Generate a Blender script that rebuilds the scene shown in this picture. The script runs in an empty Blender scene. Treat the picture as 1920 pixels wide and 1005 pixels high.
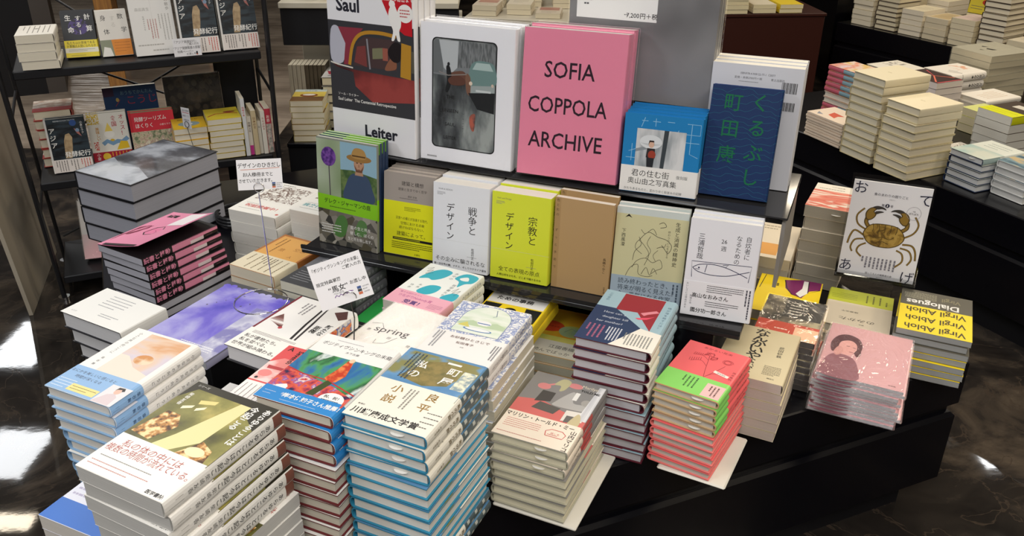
import bpy, bmesh, math, random
from mathutils import Matrix, Vector
random.seed(7)
SC = bpy.context.scene
COL = SC.collection
PI = math.pi
# ---------------------------------------------------------------- camera, world, lights, exposure
cd = bpy.data.cameras.new('camera'); cam = bpy.data.objects.new('camera', cd); COL.objects.link(cam)
cd.sensor_fit = 'HORIZONTAL'; cd.sensor_width = 36.0; cd.lens = 36.0*1649.1/1920.0
cd.clip_start = 0.05; cd.clip_end = 100
cam.matrix_world = (Matrix.Translation((0, 0, 1.442)) @ Matrix.Rotation(math.radians(90-26.866), 4, 'X')
                    @ Matrix.Rotation(math.radians(0.4504), 4, 'Z'))
SC.camera = cam
SC.view_settings.view_transform = 'Standard'
SC.view_settings.look = 'None'
SC.view_settings.gamma = 1.0
SC.view_settings.use_curve_mapping = False
SC.view_settings.exposure = -0.22
wd = bpy.data.worlds.new('shop_air'); SC.world = wd; wd.use_nodes = True
wd.node_tree.nodes['Background'].inputs[0].default_value = (0.85, 0.87, 0.92, 1)
wd.node_tree.nodes['Background'].inputs[1].default_value = 0.10
def lamp(x, y, e, sx=0.6, sy=0.6, c=(1, 1, 1), rz=0.0, z=2.69):
    ld = bpy.data.lights.new('ceiling_or_fill_lamp', 'AREA'); ld.shape = 'RECTANGLE'; ld.size = sx; ld.size_y = sy
    ld.energy = e; ld.color = c
    o = bpy.data.objects.new('ceiling_or_fill_lamp', ld); COL.objects.link(o); o.location = (x, y, z); o.rotation_euler = (0, 0, rz)
COOL = (0.96, 0.98, 1.0); WARM = (1.0, 0.86, 0.66); NEUT = (1.0, 0.955, 0.90)
lamp(-0.55, 0.75, 6, 0.9, 0.5, COOL, 0.4)
lamp(-1.3, 1.9, 7.5, 0.6, 0.6, COOL, 0.4)
lamp(0.55, 0.55, 6.5, 0.9, 0.5, NEUT, 0.4)
lamp(0.25, 2.3, 8, 0.6, 0.6, NEUT, 0.4)
lamp(1.25, 1.35, 6.5, 0.5, 0.5, WARM, 0.4)
lamp(1.7, 3.0, 28, 0.6, 0.6, WARM, 0.4)
lamp(3.0, 3.9, 22, 0.6, 0.6, WARM, 0.4)
lamp(2.4, 6.2, 26, 0.6, 0.6, WARM, 0.4)
lamp(-0.3, 4.6, 18, 0.6, 0.6, NEUT, 0.4)
lamp(-1.9, 3.6, 30, 0.6, 0.6, NEUT, 0.4)
lamp(-0.6, -0.9, 28, 1.2, 0.6, NEUT, 0.4)  # fill light added behind the camera to brighten the front faces
lamp(0.9, -0.7, 37, 1.2, 0.6, NEUT, 0.4)  # added fill from behind the camera, right side
lamp(-2.3, -0.2, 34, 0.6, 0.6, COOL, 0.4)  # added fill to the left of the camera
lamp(2.6, 0.6, 30, 0.6, 0.6, WARM, 0.4)  # added fill to the right of the camera
lamp(-2.2, 1.15, 11, 0.6, 0.6, COOL, 0.4)  # fill light added to lift the dim rack at left
lamp(0.2, -2.2, 36, 1.2, 0.6, NEUT, 0.4)  # added fill well behind the camera, for the faces turned towards it
lamp(-4.26, 6.6, 14, 0.42, 0.75, COOL, 0.0)
lamp(-3.65, 5.1, 11, 0.42, 0.55, COOL, 0.0)
lamp(-3.3, 4.4, 3.5, 0.32, 0.15, WARM, 0.0)
lamp(3.52, 5.14, 3, 0.16, 0.25, COOL, 0.0)
lamp(-6.69, 13.6, 7, 0.55, 1.8, NEUT, 0.0)
# ---------------------------------------------------------------- materials
def lin(h):
    h = h.lstrip('#'); r = []
    for i in (0, 2, 4):
        c = int(h[i:i+2], 16)/255.0
        r.append(c/12.92 if c <= 0.04045 else ((c+0.055)/1.055)**2.4)
    return (*r, 1.0)
MATS = {}
def pm(name, col, rough=0.5, spec=0.5, metal=0.0, alpha=None, coat=0.0):
    m = bpy.data.materials.new(name); m.use_nodes = True
    b = m.node_tree.nodes['Principled BSDF']
    b.inputs['Base Color'].default_value = lin(col) if isinstance(col, str) else (*col, 1)
    b.inputs['Roughness'].default_value = rough
    b.inputs['Specular IOR Level'].default_value = spec
    b.inputs['Metallic'].default_value = metal
    b.inputs['Coat Weight'].default_value = coat
    b.inputs['Coat Roughness'].default_value = 0.15
    return m
def ink(col, rough=0.42):
    k = ('ink', col, rough)
    if k not in MATS: MATS[k] = pm('print_'+col.strip('#'), col, rough, 0.4)
    return MATS[k]
def nodes(m):
    nt = m.node_tree; return nt, nt.nodes, nt.links, nt.nodes['Principled BSDF']
def pagem(col):
    k = ('page', col)
    if k in MATS: return MATS[k]
    m = pm('paper_edge_'+col.strip('#'), col, 0.85, 0.15); nt, N, L, b = nodes(m)
    tc = N.new('ShaderNodeTexCoord'); mp = N.new('ShaderNodeMapping'); mp.inputs['Scale'].default_value = (3, 3, 900)
    no = N.new('ShaderNodeTexNoise'); no.inputs['Scale'].default_value = 1.0; no.inputs['Detail'].default_value = 3
    rp = N.new('ShaderNodeValToRGB'); c = lin(col)
    rp.color_ramp.elements[0].color = (c[0]*.88, c[1]*.88, c[2]*.88, 1); rp.color_ramp.elements[0].position = .3
    rp.color_ramp.elements[1].color = c; rp.color_ramp.elements[1].position = .62
    L.new(tc.outputs['Object'], mp.inputs[0]); L.new(mp.outputs[0], no.inputs[0]); L.new(no.outputs[0], rp.inputs[0])
    L.new(rp.outputs[0], b.inputs['Base Color']); MATS[k] = m; return m
def noisem(name, stops, scale=20.0, detail=4.0, stretch=(1, 1, 1), rough=0.4, dist=0.0, rot=(0, 0, 0), kind='noise', off=(0, 0, 0)):
    """printed picture: colour ramp over a noise field"""
    k = ('noise', name)
    if k in MATS: return MATS[k]
    m = pm(name, '#808080', rough, 0.4); nt, N, L, b = nodes(m)
    tc = N.new('ShaderNodeTexCoord'); mp = N.new('ShaderNodeMapping'); mp.inputs['Scale'].default_value = stretch
    mp.inputs['Rotation'].default_value = rot; mp.inputs['Location'].default_value = off
    if kind == 'voronoi':
        no = N.new('ShaderNodeTexVoronoi'); no.inputs['Scale'].default_value = scale; o = no.outputs['Color']
    elif kind == 'wave':
        no = N.new('ShaderNodeTexWave'); no.inputs['Scale'].default_value = scale; no.inputs['Distortion'].default_value = dist
        no.inputs['Detail'].default_value = detail; o = no.outputs['Fac']
    else:
        no = N.new('ShaderNodeTexNoise'); no.inputs['Scale'].default_value = scale; no.inputs['Detail'].default_value = detail
        no.inputs['Distortion'].default_value = dist; o = no.outputs[0]
    rp = N.new('ShaderNodeValToRGB'); e = rp.color_ramp.elements
    while len(e) < len(stops): e.new(0.5)
    for q, (p, c) in zip(e, stops): q.position = p; q.color = lin(c)
    L.new(tc.outputs['Object'], mp.inputs[0]); L.new(mp.outputs[0], no.inputs[0]); L.new(o, rp.inputs[0])
    L.new(rp.outputs[0], b.inputs['Base Color']); MATS[k] = m; return m
def filmm(lying=True):
    """clear shrink-wrap film with crinkled highlights"""
    kf = ('film', lying)
    if kf in MATS: return MATS[kf]
    m = bpy.data.materials.new('clear_film'); m.use_nodes = True; nt = m.node_tree; N = nt.nodes; L = nt.links; N.clear()
    out = N.new('ShaderNodeOutputMaterial'); tr = N.new('ShaderNodeBsdfTransparent'); gl = N.new('ShaderNodeBsdfGlossy')
    gl.inputs['Roughness'].default_value = 0.06; gl.inputs['Color'].default_value = (1, 1, 1, 1)
    mx = N.new('ShaderNodeAddShader'); fr = N.new('ShaderNodeFresnel'); fr.inputs['IOR'].default_value = 1.5
    tr.inputs['Color'].default_value = (.97, .97, .97, 1)
    tc = N.new('ShaderNodeTexCoord'); mp = N.new('ShaderNodeMapping'); mp.inputs['Scale'].default_value = (1, .5, 1)
    mp.inputs['Rotation'].default_value = (0, 0, .8)
    no = N.new('ShaderNodeTexNoise'); no.inputs['Scale'].default_value = 17; no.inputs['Detail'].default_value = 3; no.inputs['Distortion'].default_value = 1.2
    bp = N.new('ShaderNodeBump'); bp.inputs['Strength'].default_value = 0.8 if lying else 0.4; bp.inputs['Distance'].default_value = 0.014 if lying else 0.006
    L.new(tc.outputs['Object'], mp.inputs[0]); L.new(mp.outputs[0], no.inputs[0]); L.new(no.outputs[0], bp.inputs['Height'])
    L.new(bp.outputs[0], gl.inputs['Normal']); L.new(bp.outputs[0], fr.inputs['Normal'])
    mu = N.new('ShaderNodeMath'); mu.operation = 'MULTIPLY_ADD'; mu.inputs[1].default_value = 0.7 if lying else 0.4; mu.inputs[2].default_value = 0.0; mu.use_clamp = True
    L.new(fr.outputs[0], mu.inputs[0]); L.new(mu.outputs[0], gl.inputs['Color'])
    L.new(tr.outputs[0], mx.inputs[0]); L.new(gl.outputs[0], mx.inputs[1]); L.new(mx.outputs[0], out.inputs[0]); MATS[kf] = m; return m
def acrylm():
    if 'acr' in MATS: return MATS['acr']
    m = bpy.data.materials.new('clear_acrylic'); m.use_nodes = True; nt = m.node_tree; N = nt.nodes; L = nt.links; N.clear()
    out = N.new('ShaderNodeOutputMaterial'); tr = N.new('ShaderNodeBsdfTransparent'); gl = N.new('ShaderNodeBsdfGlossy')
    gl.inputs['Roughness'].default_value = 0.03
    mx = N.new('ShaderNodeMixShader'); fr = N.new('ShaderNodeFresnel'); fr.inputs['IOR'].default_value = 1.45
    tr.inputs['Color'].default_value = (.90, .91, .92, 1)
    L.new(fr.outputs[0], mx.inputs[0]); L.new(tr.outputs[0], mx.inputs[1]); L.new(gl.outputs[0], mx.inputs[2]); L.new(mx.outputs[0], out.inputs[0]); MATS['acr'] = m; return m
BLACK = pm('black_lacquer', (.0035, .0035, .0055), .22, .45)
BLACKM = pm('black_matt', (.006, .006, .008), .5, .4)
STEEL = pm('bright_wire', (.75, .75, .76), .2, .5, 1.0)
BLKSTEEL = pm('black_steel', (.012, .012, .014), .4, .5)
BOARD = pm('white_board', '#E6E2D6', .45, .4)
# ---------------------------------------------------------------- mesh helpers
class MB:
    def __init__(s): s.v = []; s.f = []; s.m = []; s.mats = []
    def mi(s, mat):
        if mat not in s.mats: s.mats.append(mat)
        return s.mats.index(mat)
    def add(s, vs, fs, mat):
        o = len(s.v); k = s.mi(mat); s.v += [tuple(p) for p in vs]
        for f in fs: s.f.append(tuple(i+o for i in f)); s.m.append(k)
    def box(s, x0, y0, z0, x1, y1, z1, mat, bev=0.0):
        if bev <= 0:
            s.add([(x0, y0, z0), (x1, y0, z0), (x1, y1, z0), (x0, y1, z0), (x0, y0, z1), (x1, y0, z1), (x1, y1, z1), (x0, y1, z1)],
                  [(3, 2, 1, 0), (4, 5, 6, 7), (0, 1, 5, 4), (1, 2, 6, 5), (2, 3, 7, 6), (3, 0, 4, 7)], mat)
        else:
            b = min(bev, abs(x1-x0)*.45, abs(y1-y0)*.45, abs(z1-z0)*.45)
            rings = []
            for z, i in ((z0, b), (z0+b, 0), (z1-b, 0), (z1, b)):
                rings.append([(x0+i, y0+b+i*.0, z), (x0+b+i, y0+i, z), (x1-b-i, y0+i, z), (x1-i, y0+b, z), (x1-i, y1-b, z), (x1-b-i, y1-i, z), (x0+b+i, y1-i, z), (x0+i, y1-b, z)])
            vs = [p for r in rings for p in r]; fs = [tuple(range(7, -1, -1)), tuple(range(24, 32))]
            for a in range(3):
                for i in range(8): fs.append((a*8+i, a*8+(i+1) % 8, a*8+8+(i+1) % 8, a*8+8+i))
            s.add(vs, fs, mat)
    def obox(s, c, ax, ay, az, mat):
        """box at centre c with half-axis vectors"""
        c = Vector(c); ax = Vector(ax); ay = Vector(ay); az = Vector(az); vs = []
        for k in (-1, 1):
            for i, j in ((-1, -1), (1, -1), (1, 1), (-1, 1)): vs.append(c+ax*i+ay*j+az*k)
        s.add(vs, [(3, 2, 1, 0), (4, 5, 6, 7), (0, 1, 5, 4), (1, 2, 6, 5), (2, 3, 7, 6), (3, 0, 4, 7)], mat)
    def prism(s, poly, z0, z1, mat):
        n = len(poly); vs = [(x, y, z0) for x, y in poly]+[(x, y, z1) for x, y in poly]
        fs = [tuple(range(n-1, -1, -1)), tuple(range(n, 2*n))]+[(i, (i+1) % n, n+(i+1) % n, n+i) for i in range(n)]
        s.add(vs, fs, mat)
    def tube(s, pts, r, mat, n=8, closed=False):
        pts = [Vector(p) for p in pts]; k = len(pts); vs = []; fs = []
        prev = None
        for i, p in enumerate(pts):
            a = pts[(i-1) % k] if (i or closed) else p; b = pts[(i+1) % k] if (i < k-1 or closed) else p
            d = (b-a).normalized()
            if prev is None:
                u = d.orthogonal().normalized()
            else:
                u = (prev-d*prev.dot(d)); u = u.normalized() if u.length > 1e-6 else d.orthogonal().normalized()
            prev = u; w = d.cross(u)
            for j in range(n):
                t = 2*PI*j/n; vs.append(p+u*(r*math.cos(t))+w*(r*math.sin(t)))
        for i in range(k if closed else k-1):
            for j in range(n):
                a = i*n+j; b = i*n+(j+1) % n; c = ((i+1) % k)*n+(j+1) % n; d = ((i+1) % k)*n+j
                fs.append((a, b, c, d))
        if not closed: fs += [tuple(range(n-1, -1, -1)), tuple(range((k-1)*n, k*n))]
        s.add(vs, fs, mat)
    def disc(s, c, r, h, mat, n=20):
        s.prism([(c[0]+r*math.cos(2*PI*i/n), c[1]+r*math.sin(2*PI*i/n)) for i in range(n)], c[2], c[2]+h, mat)
    def mesh(s, name):
        me = bpy.data.meshes.new(name); me.from_pydata(s.v, [], s.f)
        for m in s.mats: me.materials.append(m)
        me.polygons.foreach_set('material_index', s.m); me.update(); return me
    def build(s, name, parent=None):
        return link(name, s.mesh(name), parent)
def link(name, me, parent=None):
    o = bpy.data.objects.new(name, me); COL.objects.link(o)
    if parent is not None: o.parent = parent
    return o
def tag(o, label=None, cat=None, group=None, kind=None):
    if label: o['label'] = label
    if cat: o['category'] = cat
    if group: o['group'] = group
    if kind: o['kind'] = kind
    return o
def thing(name, label, cat, loc=(0, 0, 0), rot=(0, 0, 0), group=None):
    o = bpy.data.objects.new(name, None); COL.objects.link(o); o.empty_display_size = .02
    o.location = loc; o.rotation_euler = rot
    return tag(o, label, cat, group)
# ---------------------------------------------------------------- lettering (cached glyph outlines)
GL = {}
def glyph(s, bold=0.0):
    k = (s, bold)
    if k in GL: return GL[k]
    c = bpy.data.curves.new('lettering', 'FONT'); c.body = s; c.size = 1.0; c.resolution_u = 2; c.offset = bold
    o = bpy.data.objects.new('lettering', c); COL.objects.link(o)
    dg = bpy.context.evaluated_depsgraph_get(); me = bpy.data.meshes.new_from_object(o.evaluated_get(dg))
    vs = [(v.co.x, v.co.y) for v in me.vertices]; fs = [tuple(p.vertices) for p in me.polygons]
    bpy.data.objects.remove(o); bpy.data.curves.remove(c); bpy.data.meshes.remove(me)
    if vs:
        x0 = min(v[0] for v in vs); x1 = max(v[0] for v in vs)
    else: x0 = x1 = 0
    GL[k] = (vs, fs, x0, x1); return GL[k]
def is_cjk(ch): return ord(ch) > 0x2E00
def text_h(s, size, bold=0.0, al='c', sx=1.0):
    """-> verts (x,y), faces; vertical centre at 0"""
    V = []; F = []; x = 0.0
    runs = []; cur = ''
    for ch in s:
        if is_cjk(ch):
            if cur: runs.append(cur); cur = ''
            runs.append(ch)
        else: cur += ch
    if cur: runs.append(cur)
    for r in runs:
        if len(r) == 1 and is_cjk(r):
            vs, fs, a, b = glyph(r, bold); o = len(V); V += [(x+vx, vy-.36) for vx, vy in vs]; F += [tuple(i+o for i in f) for f in fs]; x += 1.0
        else:
            if r.strip() == '': x += .35*len(r); continue
            vs, fs, a, b = glyph(r, bold); o = len(V); V += [(x+vx-a, vy-.34) for vx, vy in vs]; F += [tuple(i+o for i in f) for f in fs]; x += (b-a)+.08
    d = {'c': -x/2, 'l': 0, 'r': -x}[al]
    return [((vx+d)*size*sx, vy*size) for vx, vy in V], F
def text_v(s, size, bold=0.0, step=1.0):
    """vertical column, x centred, starts at y=0 going down"""
    V = []; F = []; y = 0.0
    for ch in s:
        if ch == ' ': y -= .5*step; continue
        vs, fs, a, b = glyph(ch, bold); o = len(V); cx = .5 if is_cjk(ch) else (a+b)/2
        if ch in 'ー―…〜-':
            V += [(vy-.36, y-.5-(vx-.5)) for vx, vy in vs]
            fs = [tuple(f) for f in fs]
        elif ch in '、。':
            V += [(vx-cx+.55, vy-.36+y-.5+.5) for vx, vy in vs]
        else: V += [(vx-cx, vy-.36+y-.5) for vx, vy in vs]
        F += [tuple(i+o for i in f) for f in fs]; y -= step
    return [(vx*size, vy*size) for vx, vy in V], F
# ---------------------------------------------------------------- printed art: elements in fractions of the cover (0..1, 0..1)
def R(x0, y0, x1, y1, c): return ('p', [(x0, y0), (x1, y0), (x1, y1), (x0, y1)], c)
def PG(pts, c): return ('p', pts, c)
def E(cx, cy, rx, ry, c, n=22): return ('e', cx, cy, rx, ry, c, n)
def T(x, y, s, t, c, al='c', b=0.0, sx=1.0, a=0.0): return ('t', x, y, s, t, c, al, b, sx, a)
def V(x, y, s, t, c, b=0.0, step=1.0): return ('v', x, y, s, t, c, b, step)
def S(pts, w, c): return ('s', pts, w, c)
def G(x0, y0, x1, y1, n, c, vert=False): return ('g', x0, y0, x1, y1, n, c, vert)
LAY = 0.000022
def curve(P, closed=True, n=4):
    m = len(P); out = []
    for i in range(m if closed else m-1):
        g = lambda k: P[k % m] if closed else P[max(0, min(m-1, k))]
        p0, p1, p2, p3 = g(i-1), g(i), g(i+1), g(i+2)
        for j in range(n):
            u = j/n
            out.append(tuple(.5*(2*p1[a]+(p2[a]-p0[a])*u+(2*p0[a]-5*p1[a]+4*p2[a]-p3[a])*u*u+(3*p1[a]-p0[a]-3*p2[a]+p3[a])*u**3) for a in (0, 1)))
    if not closed: out.append(P[-1])
    return out
def PC_(pts, c): return PG(curve(pts), c)
def SC_(pts, w, c): return S(curve(pts, False), w, c)
def draw(mb, art, w, h, fmap, rng=None, sub=None):
    """fmap(x,y,layer)->3D; x,y metres from lower-left corner"""
    rng = random.Random(len(art)*13+int(w*1000))
    L = 1
    def em(vs, fs, c):
        nonlocal L
        mat = ink(c) if isinstance(c, str) else c
        mb.add([fmap(x, y, L*LAY) for x, y in vs], fs, mat)
    for el in art:
        k = el[0]; L = min(L+1, 55)
        if k == 'p' and sub and len(el[1]) == 4:
            a, c = el[1][0], el[1][2]
            for q in range(10):
                u0, u1 = q/10, (q+1)/10
                if sub == 'x': x0, x1, y0, y1 = a[0]+(c[0]-a[0])*u0, a[0]+(c[0]-a[0])*u1, a[1], c[1]
                else: x0, x1, y0, y1 = a[0], c[0], a[1]+(c[1]-a[1])*u0, a[1]+(c[1]-a[1])*u1
                em([(x0*w, y0*h), (x1*w, y0*h), (x1*w, y1*h), (x0*w, y1*h)], [(0, 1, 2, 3)], el[2])
        elif k == 'p': em([(x*w, y*h) for x, y in el[1]], [tuple(range(len(el[1])))], el[2])
        elif k == 'e':
            _, cx, cy, rx, ry, c, n = el
            em([(cx*w+rx*w*math.cos(2*PI*i/n), cy*h+ry*w*math.sin(2*PI*i/n)) for i in range(n)], [tuple(range(n))], c)
        elif k == 't':
            _, x, y, s, t, c, al, b, sx, a = el
            vs, fs = text_h(t, s*w, b, al, sx)
            if a: vs = [(p*math.cos(a)-q*math.sin(a), p*math.sin(a)+q*math.cos(a)) for p, q in vs]
            em([(x*w+p, y*h+q) for p, q in vs], fs, c)
        elif k == 'v':
            _, x, y, s, t, c, b, st = el
            vs, fs = text_v(t, s*w, b, st)
            em([(x*w+p, y*h+q) for p, q in vs], fs, c)
        elif k == 's':
            _, pts, sw, c = el
            P = [Vector((x*w, y*h)) for x, y in pts]; vs = []; fs = []
            for i, p in enumerate(P):
                a = P[max(i-1, 0)]; b = P[min(i+1, len(P)-1)]; d = (b-a)
                d = d.normalized() if d.length > 0 else Vector((1, 0)); nn = Vector((-d.y, d.x))*(sw*w/2)
                vs += [tuple(p+nn), tuple(p-nn)]
            for i in range(len(P)-1): fs.append((2*i+1, 2*i+3, 2*i+2, 2*i))
            em(vs, fs, c)
        elif k == 'g':
            _, x0, y0, x1, y1, n, c, vert = el; vs = []; fs = []
            for i in range(n):
                if vert:
                    xc = x1-(x1-x0)*(i+.5)/n; t = min((x1-x0)/n*.22, .012); y = y1; end = y0 if i < n-1 else y0+(y1-y0)*.45
                    while y > end+.01:
                        d = max(rng.uniform(1.6, 4.5)*t*w/h, .004); q = len(vs); yb = max(end, y-d)
                        vs += [((xc-t)*w, yb*h), ((xc+t)*w, yb*h), ((xc+t)*w, y*h), ((xc-t)*w, y*h)]; fs.append((q, q+1, q+2, q+3)); y = yb-max(t*w/h*.7, .003)
                else:
                    yc = y1-(y1-y0)*(i+.5)/n; t = min((y1-y0)/n*.20, .010); x = x0; end = x1 if i < n-1 else x0+(x1-x0)*.7
                    while x < end-.01:
                        d = max(rng.uniform(1.6, 4.5)*t*h/w, .004); q = len(vs); xb = min(end, x+d)
                        vs += [(x*w, (yc-t)*h), (xb*w, (yc-t)*h), (xb*w, (yc+t)*h), (x*w, (yc+t)*h)]; fs.append((q, q+1, q+2, q+3)); x = xb+max(t*h/w*.7, .003)
            if vs: em(vs, fs, c)
# ---------------------------------------------------------------- books
def prof(w, t, r, off=0.0, n=7):
    """C-profile of a jacket: bottom fore edge -> spine (+x) -> top fore edge"""
    x0 = -w/2; xs = w/2; P = [(x0, -off), (xs-r, -off)]
    for i in range(1, n):
        a = -PI/2+PI*i/n
        P.append((xs-r+(r+off)*(abs(math.cos(a))**.8), t/2+(t/2+off)*math.sin(a)))
    P += [(xs-r, t+off), (x0, t+off)]
    return P
def cshell(mb, po, pi, y0, y1, mat, matin=None):
    n = len(po); vs = []
    for y in (y0, y1):
        vs += [(x, y, z) for x, z in po]+[(x, y, z) for x, z in pi]
    m = 2*n; fo = []; fi = []; fe = []
    for i in range(n-1):
        fo.append((i, i+1, m+i+1, m+i)); fi.append((n+i, m+n+i, m+n+i+1, n+i+1))
        fe.append((i, n+i, n+i+1, i+1)); fe.append((m+i, m+i+1, m+n+i+1, m+n+i))
    fe += [(0, m, m+n, n), (n-1, 2*n-1, m+2*n-1, m+n-1)]
    mb.add(vs, fo, mat); o = len(mb.v)-len(vs); k = mb.mi(matin or mat)
    for f in fi+fe: mb.f.append(tuple(i+o for i in f)); mb.m.append(k)
def spine_x(z, w, t, r, off):
    s = max(-1, min(1, (z-t/2)/(t/2+off))); return w/2-r+(r+off)*((1-s*s)**.4 if abs(s) < 1 else 0)
class Book:
    """one kind of book: shared meshes for cover, page block and paper band"""
    def __init__(s, name, w, h, t, cover='#E9E7E2', inner=None, page='#DDD9CC', hard=True, round=None, front=(), spine=(), band=None,
                 bandc='#F2F0EA', bandfront=(), bandspine=(), film=False, cat='book', slip=False, bandtop=False, back=(), spineh=()):
        s.name = name; s.w = w; s.h = h; s.t = t; s.cat = cat; s.film = film
        r = round if round is not None else (.006 if hard else .0012); r = min(r, t*.5)
        th = .0016 if hard else .0005; ov = .003 if hard else .0
        inn = inner or cover; c = MB(); cm = ink(cover) if isinstance(cover, str) else cover; im = ink(inn) if isinstance(inn, str) else inn
        th = min(th, t*.2)
        po = prof(w, t, r); pi = prof(w-.0, t, r); pi = [(x if i in (0, len(po)-1) else x-(th if 1 < i < len(po)-2 else 0), th+(z/t)*(t-2*th)) for i, (x, z) in enumerate(pi)]
        cshell(c, po, pi, -h/2, h/2, cm, im)
        boff = .0004
        hb = band*h if band else 0
        F0 = lambda x, y, l: (x-w/2, y-h/2, t+l)
        wf = w-r*.6
        draw(c, front, w, h, F0)
        if back: draw(c, back, w, h, lambda x, y, l: (w/2-x, y-h/2, -l))
        def FS(off):
            return lambda x, y, l: (spine_x(t-x, w, t, r, off)+l, y-h/2, t-x)
        draw(c, spine, t, h, FS(0), sub='x')
        draw(c, spineh, h, t, lambda x, y, l: (spine_x(y, w, t, r, 0)+l, x-h/2, y), sub='y')
        s.cover = c.mesh('cover')
        p = MB()
        px1 = w/2-max(r, th)-.0003
        nseg = 1
        p.box(-w/2+ov+(.0004 if not hard else 0), -h/2+ov+.0003, th+.0001, px1, h/2-ov-.0003, t-th-.0001, pagem(page))
        s.pages = p.mesh('page_block'); s.bandm = None; s.slipm = None
        if band:
            b = MB(); bo = prof(w-.0, t, r, boff); bi = prof(w, t, r, .00005); bm = ink(bandc) if isinstance(bandc, str) else bandc
            y0, y1 = (-h/2+.0008, -h/2+hb) if not bandtop else (h/2-hb, h/2-.0008)
            cshell(b, bo, bi, y0, y1, bm)
            yb = 0 if not bandtop else (h-hb)
            draw(b, bandfront, w, hb, lambda x, y, l: (x-w/2, y+yb-h/2, t+boff+l))
            draw(b, bandspine, t, hb, lambda x, y, l: (spine_x(t-x, w, t, r, boff)+l, y+yb-h/2, t-x), sub='x')
            s.bandm = b.mesh('paper_band')
        if slip:
            q = MB(); cx = .02; rr = .011; z = t*.52
            pts = [(cx-rr, 0)]+[(cx+rr*math.cos(a), -h/2*0-.5*rr*math.sin(a)) for a in [PI*(1-i/8) for i in range(1, 8)]]+[(cx+rr, 0)]
            q.prism([(x, -h/2+ov+y*1.0) for x, y in pts], z, z+.0004, ink('#F4F2EC')); s.slipm = q.mesh('sales_slip')
        s.filmm = None
        if film:
            f = MB(); e = .003
            f.box(-w/2-e, -h/2-e, -.0004, w/2+e, h/2+e, t+.0012, filmm(film != 'up'), .002); s.filmm = f.mesh('plastic_wrap')
    def place(s, label, mat, group=None, parts=True):
        root = thing(s.name, label, s.cat, group=group); root.matrix_world = mat
        link('cover', s.cover, root); link('page_block', s.pages, root)
        if s.bandm: link('paper_band', s.bandm, root)
        if s.slipm: link('sales_slip', s.slipm, root)
        if s.filmm: link('plastic_wrap', s.filmm, root)
        return root
ORD = 'top second third fourth fifth sixth seventh eighth ninth tenth eleventh twelfth thirteenth fourteenth fifteenth sixteenth'.split()
GAP = .0014
def stack(bk, x, y, zt, rot, n, desc, group, pat='', jit=.0025, lower=None, lower_from=1, lean=(0, 0)):
    """n copies, the topmost cover at height zt; pat: f = turned end for end"""
    z = zt
    rng = random.Random(int(abs(x)*1e4)+n)
    for i in range(n):
        b = bk if (i < lower_from or lower is None) else lower
        z -= b.t
        fl = i < len(pat) and pat[i] == 'f'
        dx, dy, da = (0, 0, 0) if i == 0 else (rng.uniform(-jit, jit), rng.uniform(-jit, jit), rng.uniform(-.018, .018))
        M = Matrix.Translation((x+dx+lean[0]*i, y+dy+lean[1]*i, z)) @ Matrix.Rotation(rot+da+(PI if fl else 0), 4, 'Z')
        if n == 1: lab = desc
        elif i == 0: lab = 'topmost copy of '+desc
        else: lab = ('lowest copy of ' if i == n-1 else ORD[i]+' copy down of ')+desc
        b.place(lab, M, group if n > 1 else None)
        z -= GAP
def standing(bk, x, y, z, rot, tilt, n, desc, group, gap=.0025, behind=None, jit=.0):
    """front copy's lower-left front corner at (x,y,z); copies behind it"""
    rng = random.Random(int(abs(x)*1e4)+n+3)
    Rm = Matrix.Rotation(rot, 4, 'Z') @ Matrix.Rotation(PI/2-tilt, 4, 'X'); d = 0.0
    for i in range(n):
        b = bk if (i == 0 or behind is None) else behind
        j = 0 if i == 0 else rng.uniform(-jit, jit)
        loc = Vector((x, y, z+b.t*math.sin(tilt)+(.0045 if b.film else .0006)))+Rm @ Vector((b.w/2+j, b.h/2+d*math.tan(tilt), -b.t-d))
        M = Matrix.Translation(loc) @ Rm
        lab = desc if n == 1 else (('front copy of ' if i == 0 else ('rearmost copy of ' if i == n-1 else ORD[i]+' copy back of '))+desc)
        b.place(lab, M, group if n > 1 else None); d += b.t+gap
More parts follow.
